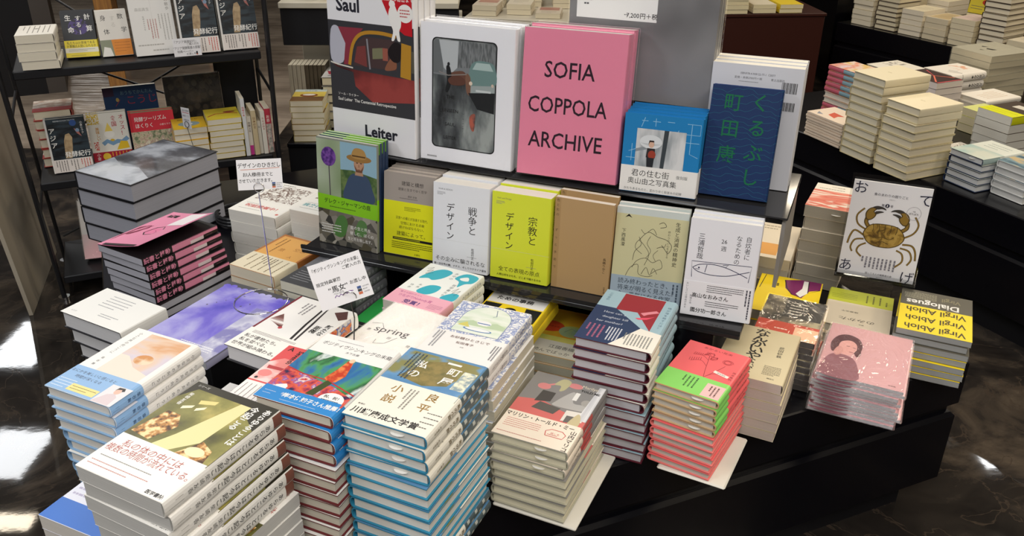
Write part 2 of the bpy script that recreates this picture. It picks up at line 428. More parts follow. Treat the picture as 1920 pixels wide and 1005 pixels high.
# ---------------------------------------------------------------- the shop floor and shell
def floorm():
    m = pm('dark_marble', '#2A2826', .10, .5); nt, N, L, b = nodes(m); b.inputs['Roughness'].default_value = .035
    tc = N.new('ShaderNodeTexCoord')
    n1 = N.new('ShaderNodeTexNoise'); n1.inputs['Scale'].default_value = 2.6; n1.inputs['Detail'].default_value = 9; n1.inputs['Roughness'].default_value = .62; n1.inputs['Distortion'].default_value = 1.4
    r1 = N.new('ShaderNodeValToRGB'); e = r1.color_ramp.elements
    e[0].position = .30; e[0].color = lin('#121112'); e[1].position = .70; e[1].color = lin('#5A5045'); q = e.new(.50); q.color = lin('#2C2825')
    n2 = N.new('ShaderNodeTexNoise'); n2.inputs['Scale'].default_value = 4.4; n2.inputs['Detail'].default_value = 12; n2.inputs['Distortion'].default_value = 1.6
    mt = N.new('ShaderNodeMath'); mt.operation = 'SUBTRACT'; mt.inputs[1].default_value = .5
    ab = N.new('ShaderNodeMath'); ab.operation = 'ABSOLUTE'
    r2 = N.new('ShaderNodeValToRGB'); e = r2.color_ramp.elements; e[0].position = 0; e[0].color = (1, 1, 1, 1); e[1].position = .010; e[1].color = (0, 0, 0, 1)
    mx = N.new('ShaderNodeMix'); mx.data_type = 'RGBA'; mx.inputs['B'].default_value = lin('#443B33')
    L.new(tc.outputs['Object'], n1.inputs[0]); L.new(tc.outputs['Object'], n2.inputs[0]); L.new(n1.outputs[0], r1.inputs[0])
    L.new(n2.outputs[0], mt.inputs[0]); L.new(mt.outputs[0], ab.inputs[0]); L.new(ab.outputs[0], r2.inputs[0])
    L.new(r2.outputs[0], mx.inputs['Factor']); L.new(r1.outputs[0], mx.inputs['A']); L.new(mx.outputs['Result'], b.inputs['Base Color'])
    mp = N.new('ShaderNodeMapping'); mp.inputs['Rotation'].default_value = (0, 0, .25); mp.inputs['Scale'].default_value = (16, 24, 1)
    n3 = N.new('ShaderNodeTexNoise'); n3.inputs['Scale'].default_value = 1.0; n3.inputs['Detail'].default_value = 5
    bp = N.new('ShaderNodeBump'); bp.inputs['Strength'].default_value = .10; bp.inputs['Distance'].default_value = .0008
    L.new(tc.outputs['Object'], mp.inputs[0]); L.new(mp.outputs[0], n3.inputs[0]); L.new(n3.outputs[0], bp.inputs['Height']); L.new(bp.outputs[0], b.inputs['Normal'])
    return m
b = MB(); b.box(-9, -3, -.05, 9, 18, 0, floorm()); tag(b.build('floor'), kind='structure')
taupe = noisem('taupe_stone', [(.35, '#85786B'), (.65, '#AC9E8E')], 3, 6, (1, 1.5, 1), rough=.12)
nt, N, L, bb = nodes(taupe); tc = N.new('ShaderNodeTexCoord'); mp = N.new('ShaderNodeMapping'); mp.inputs['Scale'].default_value = (1.3, 13, 1); mp.inputs['Rotation'].default_value = (0, 0, .1)
nz = N.new('ShaderNodeTexNoise'); nz.inputs['Scale'].default_value = 1; nz.inputs['Detail'].default_value = 3; bp = N.new('ShaderNodeBump'); bp.inputs['Strength'].default_value = .8; bp.inputs['Distance'].default_value = .008
L.new(tc.outputs['Object'], mp.inputs[0]); L.new(mp.outputs[0], nz.inputs[0]); L.new(nz.outputs[0], bp.inputs['Height']); L.new(bp.outputs[0], bb.inputs['Normal'])
b = MB(); b.box(-7.5, 4.1, .0005, -1.2, 12, .003, taupe); tag(b.build('floor_inlay'), kind='structure')
b = MB(); b.box(-9, -3, 2.75, 9, 18, 2.8, pm('ceiling_paint', '#D8D4CC', .8)); tag(b.build('ceiling'), kind='structure')
wm = pm('wall_paint', '#6B625A', .7)
for nm, q in (('wall_back', (-9, 18, 0, 9, 18.1, 2.8)), ('wall_left', (-9.1, -3, 0, -9, 18, 2.8)), ('wall_right', (9, -3, 0, 9.1, 18, 2.8)), ('wall_front', (-9, -3.1, 0, 9, -3, 2.8))):
    b = MB(); b.box(*q, wm); tag(b.build(nm), kind='structure')
# ---------------------------------------------------------------- display table (square, seen over its front corner)
def inset_poly(P, d):
    n = len(P); out = []
    for i in range(n):
        p0, p1, p2 = Vector(P[i-1]), Vector(P[i]), Vector(P[(i+1) % n])
        a = (p1-p0).normalized(); c = (p2-p1).normalized(); n1 = Vector((-a.y, a.x)); n2 = Vector((-c.y, c.x))
        k = (n1+n2)/(1+n1.dot(n2)); out.append(tuple(p1+k*d))
    return out
def slab(mb, P, z0, z1, mat, bev=.0):
    if bev: 
        Q = inset_poly(P, bev); n = len(P)
        vs = [(x, y, z0) for x, y in P]+[(x, y, z1-bev) for x, y in P]+[(x, y, z1) for x, y in Q]
        fs = [tuple(range(n-1, -1, -1)), tuple(range(2*n, 3*n))]
        for a in range(2): fs += [(a*n+i, a*n+(i+1) % n, a*n+n+(i+1) % n, a*n+n+i) for i in range(n)]
        mb.add(vs, fs, mat)
    else: mb.prism(P, z0, z1, mat)
def shop_table(P, label, top=.41):
    t = thing('display_table', label, 'table', (P[0][0], P[0][1], 0)); o = Vector((P[0][0], P[0][1]))
    Q = [tuple(Vector(p)-o) for p in P]
    b = MB(); slab(b, Q, .305, top, BLACK, .003); b.build('table_top', t)
    b = MB(); slab(b, inset_poly(Q, .014), .279, .3045, BLACK); b.build('shadow_gap', t)
    b = MB(); slab(b, Q, .097, .2785, BLACK, .008); b.build('lower_panel', t)
    b = MB(); slab(b, inset_poly(Q, .05), 0, .0965, BLACKM); b.build('plinth', t)
    return t
D1 = Vector((.9164, .4002)); D2 = Vector((-.4002, .9164))
PF = Vector((-.577, .919)); PC = Vector((.989, 1.603))
TB = [tuple(PF), tuple(PC), tuple(PC+D2*1.72), tuple(PF+D2*1.72)]
shop_table(TB, 'low black lacquered table carrying the central book display')
# black carrier boards that let the front stacks overhang the table corner
b = MB(); b.prism([(-.66, .97), (-.50, .84), (-.40, .82), (-.28, .86), (-.10, .98), (-.06, 1.10), (-.28, 1.20), (-.52, 1.28), (-.70, 1.24)], .4105, .418, BLACKM)
tag(b.build('carrier_board'), 'thin black board under the stacks overhanging the table corner', 'board')
ZB = .4185; ZT = .4105
# ---------------------------------------------------------------- book display stand in the middle of the table
SO = Vector((-.17, 1.681)); SE = Vector((.927, -.3755)); SN = Vector((.3755, .927)); SR = math.atan2(-.3755, .927)
st = thing('display_stand', 'tiered black display stand in the middle of the table', 'stand', (SO.x, SO.y, ZT), (0, 0, SR))
SMOKE = pm('smoked_acrylic', (.02, .02, .022), .08, .5)
def sbox(name, e0, n0, z0, e1, n1, z1, mat, bev=0): b = MB(); b.box(e0, n0, z0-ZT, e1, n1, z1-ZT, mat, bev); return b.build(name, st)
sbox('lower_shelf', -.315, -.028, .5785, .655, .135, .5895, SMOKE, .002)
sbox('upper_shelf', -.325, .088, .7835, .70, .345, .788, SMOKE, .002)
sbox('lip', -.315, -.028, .5896, .655, -.024, .598, SMOKE)
sbox('back_panel', -.325, .347, ZT, .58, .353, .93, BLACKM)
sbox('riser', .19, .212, .7885, .498, .343, .930, SMOKE, .002)
sbox('end_support', .53, -.022, ZT, .608, .10, .578, BLACK, .002)
sbox('end_panel', .690, .095, .64, .697, .33, .7765, pm('grey_panel', '#8C8A86', .4))
for e in (-.30, .02, .43): sbox('support', e, .15, ZT, e+.012, .34, .7765, BLACK)
for e in (-.17, .14, .47):
    b = MB(); b.tube([(e, .09, 0), (e, .09, .578-ZT)], .005, STEEL); b.build('post', st)
b = MB(); b.tube([(-.31, .09, .545-ZT), (.52, .09, .545-ZT)], .0035, STEEL); b.build('rail', st)
def sp(e, n): p = SO+SE*e+SN*n; return p.x, p.y
# ---------------------------------------------------------------- stacked titles on the table
K = '#1C1A1A'; W = '#F1EFEA'
def TH(zt, n, base): return (zt-base)/n-GAP
# blue and olive novel
sky = noisem('picture_sky_and_hills', [(.30, '#4C7FAE'), (.50, '#6A9AC4'), (.56, '#8A8A5A'), (.70, '#8D8148')], 13, 3, (1, 1, 1))
cream = '#EDE9DC'; br = '#9A7A3E'
t = TH(.700, 13, ZB)
machi = Book('hardcover_book', .137, .192, t, cover='#5C8CB4', inner='#2E86A8', page='#E6E4DD', band=.53, bandc=cream, round=.006, slip=True,
  front=[R(.0, .45, .97, .97, sky), PG([(.17, .6), (.3, .86), (.55, .93), (.8, .75), (.75, .62), (.5, .55)], noisem('olive_paint', [(.35, '#6F6A3E'), (.6, '#94834E')], 60)),
         R(.80, .60, .96, .86, noisem('pale_blossom', [(.4, '#F5F0D2'), (.62, '#8FA2A8')], 110)), V(.30, .87, .155, '私の', W, .015, 1.25), V(.70, .87, .155, '町屋', W, .015, 1.25), G(.1, .58, .28, .95, 4, '#3F4A52', True),
         R(.55, .905, .72, .93, W)],
  spine=[R(0, .53, 1, 1, '#55656A')]+[R(.12+.42*(i % 2), .57+.07*i, .42+.42*(i % 2), .61+.07*i, '#C9CCC4') for i in range(6)],
  bandfront=[V(.30, .93, .15, '小説', br, .015, 1.3), V(.72, .93, .15, '良平', br, .015, 1.3), T(.44, .16, .112, '川端康成文学賞', K, b=.02), G(.42, .42, .55, .9, 3, '#8D8A80', True), G(.80, .12, .97, .55, 4, '#6D6A62'), T(.1, .3, .028, '新潮社', K)],
  bandspine=[V(.42, .95, .42, '私の小説', '#6A5A34', .02, 1.1), V(.42, .4, .24, '町屋良平', '#6A5A34', 0, 1.1)])
stack(machi, -.136, 1.069, .700, -.426, 13, 'the blue novel with a cream band at front centre', 'novels in the blue front centre stack', 'ssssfffffffss')
# pale painting essay with light blue band
t = TH(.657, 11, ZB)
shell = noisem('picture_pale_shell', [(.28, '#B9B6CF'), (.42, '#D6CAD2'), (.52, '#E2C3A8'), (.60, '#D9A273'), (.72, '#E8DCCB')], 9, 3, (1, 1.3, 1), dist=.6)
chii = Book('hardcover_book', .137, .192, t, cover='#EFEDE8', inner='#8FB4D8', page='#E6E2DA', band=.34, bandc='#8DB5DF', round=.007,
  front=[R(.27, .30, .90, .97, shell), PG([(.27, .30), (.90, .30), (.9, .45), (.62, .50), (.4, .62), (.27, .62)], '#E6DCCD'), E(.62, .62, .13, .10, noisem('picture_amber', [(.4, '#E9D3B4'), (.6, '#CE8A45')], 40)), V(.14, .95, .055, '小さな声の向こうに', '#4A4A4E', 0, 1.05), V(.14, .52, .045, '塩谷舞', '#4A4A4E', 0, 1.6)],
  spine=[V(.5, .92, .36, '小さな声の向こうに', '#5A5A5E', 0, 1.5)],
  bandfront=[T(.36, .80, .058, 'なにかを美しいと感じると', '#2A2F4A'), T(.36, .62, .058, '時間が深くなる', '#2A2F4A'), G(.03, .08, .30, .48, 4, '#E4EDF6'), R(.27, .10, .68, .36, '#F0DC8C'), G(.30, .14, .66, .32, 2, '#6A5F2A'),
    PG([(.70, 0), (1, 0), (1, .72), (.70, .72)], '#E3E0E2'), PG([(.70, .02), (.95, .02), (.93, .34), (.86, .45), (.78, .36)], '#D9C9CC'), E(.86, .54, .045, .055, '#E2B9A6'), PG([(.81, .55), (.82, .68), (.9, .7), (.93, .6), (.9, .56), (.88, .63), (.83, .6)], '#26201F')],
  bandspine=[V(.5, .9, .36, '塩谷舞', '#2F4F76', .01, 1.3), G(.3, .06, .7, .25, 2, '#2F4F76', True)])
stack(chii, -.623, 1.193, .657, -.429, 11, 'the pale essay book with a light blue band at left', 'books in the light blue banded stack', 'ssssfffffff', lean=(.0008, .0012))
# dark lecture-hall novel with white band
t = TH(.721, 12, ZB)
hall = noisem('picture_dim_hall', [(.30, '#3B3A22'), (.45, '#6F6C34'), (.58, '#8E8A4A'), (.75, '#C9B76A')], 16, 5, (1, 1, 1))
crowd = noisem('picture_crowd', [(.38, '#4A2E18'), (.5, '#C58B45'), (.6, '#F0D9A0')], 90, 3)
ara = Book('paperback_book', .151, .209, t, cover='#EDEBE5', page='#C9C8C4', hard=False, round=.004, band=.36, bandc='#F0EEE9',
  front=[R(0, .34, .985, 1, '#2F2C20'), PG([(0, .34), (.98, .34), (.98, .74), (.62, .93), (.1, .93), (0, .8)], hall), PG([(.62, .93), (.74, .93), (.70, .5), (.52, .36), (.33, .36), (.42, .5)], '#E9DDA2'),
         PG([(.03, .40), (.26, .38), (.36, .56), (.25, .66), (.1, .66)], crowd), PG([(.60, .36), (.92, .36), (.88, .47), (.72, .52)], crowd), E(.75, .42, .10, .06, '#F2E3B8'),
         PG([(.25, .84), (.42, .88), (.42, .84), (.27, .80)], '#E8D58A'), PG([(.16, .74), (.26, .78), (.26, .75), (.17, .71)], '#F4EFCB'), PG([(.30, .76), (.38, .80), (.38, .77), (.31, .73)], '#F4EFCB'),
         V(.92, .965, .085, 'あらゆることは', W, .02, .93), V(.79, .95, .095, '今起こる', W, .02, .93), V(.10, .88, .05, '柴崎友香', W, .01, 1.0), T(.12, .965, .035, 'シリーズ', W)],
  spine=[R(0, .92, 1, 1, '#7A4A3C'), V(.5, .89, .44, 'あらゆることは今起こる', '#4A4A48', .01, 1.06)],
  bandfront=[T(.46, .80, .098, '私の体の中には', '#A8443F'), T(.52, .62, .098, '複数の時間が流れている。', '#A8443F', sx=.85), G(.07, .34, .92, .46, 1, '#8A8785'), G(.05, .12, .7, .30, 2, '#C08A86'), T(.86, .09, .048, '医学書院', K, b=.02)],
  bandspine=[V(.5, .98, .36, '柴崎友香', '#4A4A48', 0, 1.1), G(.2, .08, .8, .4, 2, '#77756F', True)])
stack(ara, -.430, .927, .721, -.473, 12, 'the dark lecture hall book with a white band at front left', 'books in the front left corner stack', 'ssssssffffff', lean=(.0008, .0010))
# grey and pink collage novel
t = TH(.563, 8, .4175)
mar = Book('hardcover_book', .133, .195, t, cover='#8A8886', inner='#B5B29F', page='#EFE9CF', band=.36, bandc='#F0E4D2', round=.004, slip=True,
  front=[R(0, .34, .985, 1, '#8A8886'), PG([(0, .34), (.985, .34), (.985, .45), (.6, .52), (.3, .6), (0, .55)], '#D6716C'), E(.22, .80, .09, .07, '#D98A8A'), E(.60, .91, .10, .06, '#D98A8A'), S([(.24, .82), (.40, .90), (.58, .92)], .035, '#D98A8A'),
         PC_([(.33, .86), (.40, .97), (.52, .95), (.50, .82), (.44, .78), (.42, .86)], '#B9B48C'), PG([(.22, .56), (.42, .60), (.42, .74), (.24, .74)], '#4C4A48'), PG([(.24, .46), (.55, .44), (.60, .54), (.30, .57)], '#5E5C58'),
         PC_([(.48, .62), (.60, .80), (.66, .80), (.70, .66), (.86, .66), (.92, .58), (.5, .56)], '#B4B2AE'), E(.86, .70, .07, .07, '#A6A29C'), PG([(.66, .70), (.72, .70), (.72, .82), (.66, .82)], '#E9E7E2'), PG([(.68, .38), (.94, .42), (.92, .56), (.68, .54)], '#E4DFD6'), PG([(.72, .37), (.90, .40), (.88, .48), (.72, .47)], '#6C6A66'),
         PG([(.86, .44), (.985, .44), (.985, .98), (.90, .98)], noisem('picture_drape', [(.4, '#C9C9CC'), (.6, '#F1F0F0')], 4, 2, (30, 1, 1))), PC_([(.78, .34), (.92, .36), (.90, .48), (.84, .52)], '#C9BC94'),
         T(.80, .93, .085, 'Marilyn', '#E9DDC8', sx=.9, a=.0), T(.83, .865, .062, 'TOLD ME', K, b=.02)],
  spine=[R(0, .34, 1, .60, '#C2524E'), G(.3, .62, .7, .98, 1, '#DAD6D0', True), G(.2, .38, .8, .58, 2, '#E9C9C2', True)],
  bandfront=[T(.46, .86, .093, 'マリリン・トールド・ミー', K, b=.02, sx=.82), V(.93, .80, .085, '山内マリコ', K, .015, 1.0), G(.06, .36, .52, .72, 5, '#C9726C'), S([(.62, .40), (.60, .56), (.66, .66), (.80, .66), (.86, .56), (.84, .40), (.62, .40)], .012, '#C9605C'), T(.73, .52, .04, '話しを', '#C9605C'), G(.64, .42, .82, .5, 1, '#C9605C'), G(.04, .12, .88, .18, 1, '#B86A64')],
  bandspine=[V(.5, .9, .4, '山内マリコ', '#4A403A', .01, 1.05)])
stack(mar, .0685, 1.211, .563, -.423, 8, 'the grey and pink collage novel on a white board', 'novels in the grey and pink stack', 'sssfffff')
b = MB(); b.box(-.075, -.1025, 0, .075, .1025, .006, BOARD, .002); o = b.build('carrier_board'); o.location = (.0806, 1.2085, .4108); o.rotation_euler.z = -.4253
tag(o, 'white plastic board under the grey and pink novels', 'board')
# navy, red and pale blue study
t = TH(.646, 11, ZT)
mus = Book('hardcover_book', .139, .19, t, cover='#9FBCC6', inner='#5A1C2A', page='#C6C4CA', hard=True, round=.0095,
  front=[PG([(.27, 1), (.27, .64), (.56, .66), (.83, .36), (.83, .985), (.27, .985)], '#9A2432'), PG([(0, .66), (.27, .66), (.71, .38), (.44, 0), (0, 0)], '#23395C'), PG([(.44, 0), (.71, .38), (1, .34), (1, 0)], '#EDE8DC'),
         V(.09, .95, .052, '三宅香帆', '#6A8A9A', .0, 1.15), V(.92, .88, .052, '娘が母を殺すには？', '#5A7288', 0, 1.35), PG([(.60, .66), (.78, .76), (.83, .73), (.70, .66), (.66, .62)], '#E58A96'), PG([(.57, .55), (.72, .60), (.80, .64), (.72, .56), (.62, .53)], '#E9506A'),
         T(.30, .56, .070, 'How can a', '#C9CFDA'), T(.34, .47, .070, 'daughter kill', '#C9CFDA'), T(.30, .38, .070, 'her mother?', '#C9CFDA'), G(.05, .05, .30, .30, 4, '#A8627E', True), G(.32, .06, .52, .30, 5, '#D6D9E0', True), G(.56, .05, .93, .26, 9, '#8A8A86', True)],
  spine=[R(0, 0, 1, .33, '#EDE8DC'), V(.5, .9, .4, '娘が母を殺すには？', '#7A8A96', 0, 1.3)])
stack(mus, .21, 1.3705, .646, -.408, 11, 'the navy and red study right of centre', 'books in the navy and red stack', 'ssssssfffff')
# coral poetry book with green band
t = TH(.584, 11, .4175)
cor = Book('small_hardcover_book', .117, .165, t, cover='#F2686A', inner='#D2B48A', page='#CFCABF', band=.36, bandc='#8CD868', round=.006, slip=True,
  front=[T(.50, .93, .062, 'あかるい花束', '#7A2A30', sx=1.25), V(.92, .62, .055, '岡本真帆', '#6A2228', 0, 1.2)]+
        [SC_([(.56, .36), (.50, .55), (.46, .70), (.43, .80)], .010, '#A83840'), SC_([(.56, .36), (.68, .56), (.74, .68)], .010, '#A83840'), SC_([(.56, .36), (.64, .46), (.76, .50)], .008, '#A83840'), SC_([(.49, .58), (.36, .66), (.22, .60)], .008, '#A83840'), SC_([(.46, .70), (.34, .76), (.2, .74)], .008, '#A83840')]+
        [S([(.74+.09*math.cos(a*.6)*(1-.02*a), .76+.055*math.sin(a*.6)*(1-.02*a)) for a in range(24)], .007, '#A83840'), S([(.74+.05*math.cos(a*.7), .76+.03*math.sin(a*.7)) for a in range(14)], .006, '#A83840'),
         S([(.43+.07*math.cos(a*.9), .82+.04*math.sin(a*1.3)) for a in range(20)], .006, '#A83840'), S([(.52+.05*math.cos(a*.9), .76+.04*math.sin(a*1.1)) for a in range(20)], .006, '#A83840')]+
        [S([(.2+.03*i, .60+.012*i), (.19+.03*i, .66+.012*i)], .008, '#A83840') for i in range(6)]+[S([(.2+.03*i, .74+.005*i), (.21+.03*i, .79+.003*i)], .008, '#A83840') for i in range(6)]+
        [PG([(.64, .50), (.88, .46), (.89, .505), (.65, .545)], '#F4E6DC'), T(.765, .502, .035, '岡本真帆', K, a=-.22)],
  spine=[V(.5, .9, .5, 'あかるい花束', '#A83A40', .01, 1.2)],
  bandfront=[G(.30, .28, .55, .86, 4, '#3F6A34', True), R(.68, .08, .96, .78, '#F0C2BE'), G(.74, .18, .90, .68, 3, '#6A4A48', True)])
cor2 = Book('small_hardcover_book', .117, .165, t, cover='#F2686A', inner='#F0807C', page='#CFCABF', round=.006, slip=True, spine=[R(0, 0, 1, .36, '#8CD868')])
stack(cor, .34, 1.303, .584, -.559, 11, 'the coral poetry book with a green band', 'poetry books in the coral stack', 'sssssffffff', jit=.002, lower_from=5, lower=cor2)
b = MB(); b.box(-.062, -.0785, 0, .062, .0785, .006, BOARD, .003); o = b.build('carrier_board'); o.location = (.3525, 1.2845, .4108); o.rotation_euler.z = -.483
tag(o, 'white plastic board under the coral poetry books', 'board')
# beige brush-lettered book
t = TH(.539, 6, ZT)
nan = Book('hardcover_book', .132, .192, t, cover='#D9CBA6', inner='#E6DCC0', page='#CFC0B4', hard=False, round=.003,
  front=[V(.46, .985, .235, 'なんかいや', '#231F1E', .02, .74), V(.44, .385, .175, 'な感じ', '#231F1E', .02, .80), V(.80, .70, .078, '武田砂鉄', '#2A2622', .01, 1.05), G(.66, .12, .90, .30, 7, '#6A6250'), T(.80, .07, .035, '講談社', K)],
  spine=[V(.5, .93, .52, 'なんかいやな感じ', '#3A332C', .02, 1.1)])
stack(nan, .4725, 1.4335, .539, -.445, 6, 'the beige book lettered with black brush strokes', 'books in the beige brush lettered stack', 'sfffff')
# white book with blue leaf border
t = TH(.649, 11, ZT)
leafb = noisem('leaf_border', [(.42, '#F3F2F0'), (.47, '#8E9CC4'), (.56, '#A9B4D4'), (.60, '#F3F2F0')], 75, 2, dist=1.5)
lake = noisem('picture_lake', [(.35, '#DCE9D4'), (.5, '#EEF3E6'), (.65, '#D2E0C4')], 12, 2, (1, 3, 1))
def arch(cx, y0, w, h0, asp=.70): return [(cx-w, y0), (cx+w, y0), (cx+w, h0)]+[(cx+w*math.cos(a), h0+w*asp*math.sin(a)) for a in [PI*i/12 for i in range(1, 12)]]+[(cx-w, h0)]
sug = Book('paperback_book', .137, .190, t, cover='#F2F0EC', page='#DAD3BF', hard=False, round=.003,
  front=[R(0, .42, .985, .99, leafb)]+[S([(.04+.06*i+.015*math.cos(a), .45+.5*((i*37) % 11)/11+.015*math.sin(a)) for a in [.7*q for q in range(6)]], .008, '#4E62A6') for i in range(16)]+
   [PG(arch(.50, .45, .335, .74), '#8794B8'), PG(arch(.50, .455, .325, .74), lake), PG([(.18, .62), (.35, .68), (.5, .65), (.68, .70), (.82, .66), (.82, .60), (.18, .58)], '#BFD2AE'), E(.52, .66, .10, .06, '#F2F2F0'), PG([(.42, .665), (.62, .665), (.58, .62), (.46, .62)], '#F2F2F0'), R(.43, .645, .61, .66, '#5F7DB0'),
    E(.50, .53, .20, .045, '#5F86B8'), E(.50, .535, .175, .035, '#F4F4F2'), PG([(.2, .56), (.3, .64), (.33, .6), (.38, .55)], '#D8D070'), S([(.55, .93), (.60, .82), (.56, .80)], .010, '#7A8A9A'),
    T(.52, .345, .062, 'お砂糖ひとさじで', '#6A4038', sx=1.1), T(.50, .265, .055, '松田青子', '#6A4038', sx=1.1), G(.04, .12, .16, .40, 3, '#9A9AA0', True), G(.86, .10, .97, .34, 3, '#8A8A8E', True), T(.5, .2, .025, '新潮', '#8A8A8E')],
  spine=[R(0, .45, 1, 1, leafb), V(.5, .40, .4, 'お砂糖ひとさじで', '#5A4A48', .0, 1.0), V(.5, .80, .3, '松田青子', '#5A5A78', .01, 1)])
stack(sug, -.0625, 1.318, .649, -.392, 11, 'the white book with a blue leaf border', 'books in the blue leaf bordered stack', 'ssfffffffsf', jit=.002, lean=(.0015, -.0005))
# big black photo book
t = TH(.609, 4, ZT)
dim = noisem('picture_cloudy_sky', [(.32, '#3E3F44'), (.46, '#55565C'), (.54, '#7C8088'), (.62, '#A4A9B2')], 8, 5, (1, 1.5, 1), rough=.12)
bigp = Book('photo_book', .217, .302, t, cover=noisem('black_cloth', [(.3, '#141417'), (.7, '#1E1E22')], 300, rough=.5), page='#A9AAB4', hard=True, round=.002,
  front=[R(.02, .015, .98, .985, dim), PG([(.98, .985), (.02, .985), (.02, .8), (.4, .66), (.65, .7), (.98, .58)], noisem('picture_misty_light', [(.35, '#8E949E'), (.6, '#C6CBD4')], 14, 5, rough=.12))])
stack(bigp, -.999, 2.276, .609, -.492, 4, 'the large black photo book at back left', 'photo books at back left', 'ffff', jit=.003)
# pink and black magazine
t = TH(.594, 10, ZT)
pk = '#E58FAE'
mag = Book('magazine', .147, .212, t, cover='#1E1C1E', page='#B4B4BE', hard=False, round=.0006, cat='magazine',
  front=[R(.02, .02, .98, .98, '#1A181A')],
  spineh=[R(0, 0, 1, 1, pk), R(.0, .0, .38, 1, '#1B191B'), R(.80, .0, 1, .55, '#1B191B'), R(.62, 0, .80, .5, '#E9D9DE'), T(.185, .5, .068, '読書と移動', pk, b=.02), G(.42, .55, .80, .9, 1, '#6A3848'), G(.84, .12, .97, .42, 1, pk)])
# the spines read from the right-hand end, so these lie the other way round
stack(mag, -.810, 1.829, .594, -.53, 10, 'the pink spined magazine at left', 'pink magazines at left', 'ssssssffff', lean=(.0035, -.0010))
mroot = [o for o in bpy.data.objects if o.get('label', '').startswith('topmost copy of the pink spined')][0]
b = MB(); nx, ny = 10, 2; vs = []; fs = []; hw, hh = .0735, .106
for th in (0, -.0004):
    for i in range(nx+1):
        u = i/nx; a = .62*min(1, u*2.2)*1.0
        for j in range(ny+1):
            vs.append((0, 0, 0))
vs = []
for th in (0.0, .0005):
    x, z = -hw, t+.0006
    for i in range(nx+1):
        a = .10+.20*(i/nx); 
        if i: x += (2*hw*1.0/nx)*math.cos(a); z += (2*hw/nx)*math.sin(a)
        for j in range(ny+1): vs.append((x, -hh+2*hh*j/ny, z+th))
m1 = (nx+1)*(ny+1); pkm = ink(pk)
for i in range(nx):
    for j in range(ny):
        a = i*(ny+1)+j; fs.append((m1+a, m1+a+ny+1, m1+a+ny+2, m1+a+1)); fs.append((a+1, a+ny+2, a+ny+1, a))
b.add(vs, fs, pkm)
def curl(x, y, l):
    u = (x)/(2*hw); xx, zz = -hw, t+.0011; n = 40; k = int(u*n+.5)
    for i in range(1, k+1):
        a = .10+.20*(i/n); xx += (2*hw/n)*math.cos(a); zz += (2*hw/n)*math.sin(a)
    return (xx, y-hh, zz+.0005+l*1.5)
draw(b, [R(.12*0+.5, .62, .97, .97, '#F4EEF0'), S([(.05, .1), (.03, .3), (.1, .42)], .02, '#7A3048')]+[T(.22, .88-.0*i, .12, '読書', '#1F1A1C', b=.02) for i in range(1)]+
     [S([(.15+.1*math.cos(a), .45+.14*math.sin(a*1.3)) for a in [q*.5 for q in range(22)]], .02, '#8A2E4C'), E(.5, .45, .17, .12, '#E77FA6'), S([(.36, .4), (.42, .55), (.55, .58), (.66, .48), (.6, .36), (.44, .34), (.36, .4)], .02, '#2A1A20'), S([(.44, .44), (.5, .48), (.56, .44)], .018, '#2A1A20'),
      S([(.6, .7), (.64, .8), (.7, .7), (.75, .8), (.8, .72), (.86, .82)], .02, '#2A1A20'), R(.1, .005, .9, .05, '#2A1A20')], 2*hw, 2*hh, curl)
b.build('lifted_cover', mroot)
# white-jacketed black hardcovers
t = TH(.563, 4, ZT)
bw = Book('hardcover_book', .176, .112, t, cover='#F0EFEA', inner='#1C1C22', page='#DCDCDE', hard=True, round=.003,
  front=[G(.25, .45, .62, .88, 5, '#9A9AA0'), G(.45, .2, .75, .32, 2, '#9A9AA0'), T(.12, .14, .03, 'みすず', '#9A9AA0')])
stack(bw, -.800, 1.536, .563, -.50, 4, 'the white hardcover lined in black at the left edge', 'white hardcovers at the left edge', 'ssss', lean=(.006, .004))
# glittering design annual
glit = noisem('holographic_print', [(.30, '#3F3FB8'), (.44, '#7C70D6'), (.52, '#A9A4E2'), (.62, '#C9C8EC')], 5, 6, (1, 1, 1), rough=.22, dist=.8)
t = .016
pur = Book('magazine', .180, .259, t, cover='#B9B8D8', page='#D9D8DC', hard=False, round=.0015, cat='magazine',
  front=[R(0, 0, 1, 1, '#4A4A50'), R(.0, .0, .985, .93, glit)]+[E(.03+.085*i, .93+.012*math.sin(i*2.1), .045, .04, glit, 12) for i in range(12)]+
   [PG([(.15+.06*i+.012*math.cos(a+i), .62+.25*((i*29) % 13)/13+.010*math.sin(a*1.0)) for a in (0, 1.6, 3, 4.4)], '#5A5668') for i in range(12)]+[R(.70, .0, .985, .75, noisem('pale_silver_print', [(.4, '#B9B9D6'), (.52, '#D9D9EA'), (.60, '#8F8CC2')], 14, 5, rough=.2)), G(.45, .06, .9, .16, 4, '#F0F0F4')])
b = MB(); b.box(-.08, -.115, 0, .08, .115, .5755-t-ZT-.001, BLACKM, .002); o = b.build('riser_block'); o.location = (-.568, 1.481, ZT); o.rotation_euler.z = -.466
tag(o, 'black block lifting the violet design annual', 'riser')
stack(pur, -.568, 1.481, .576, -.466, 1, 'violet glittering design annual under the wire card stand', None)
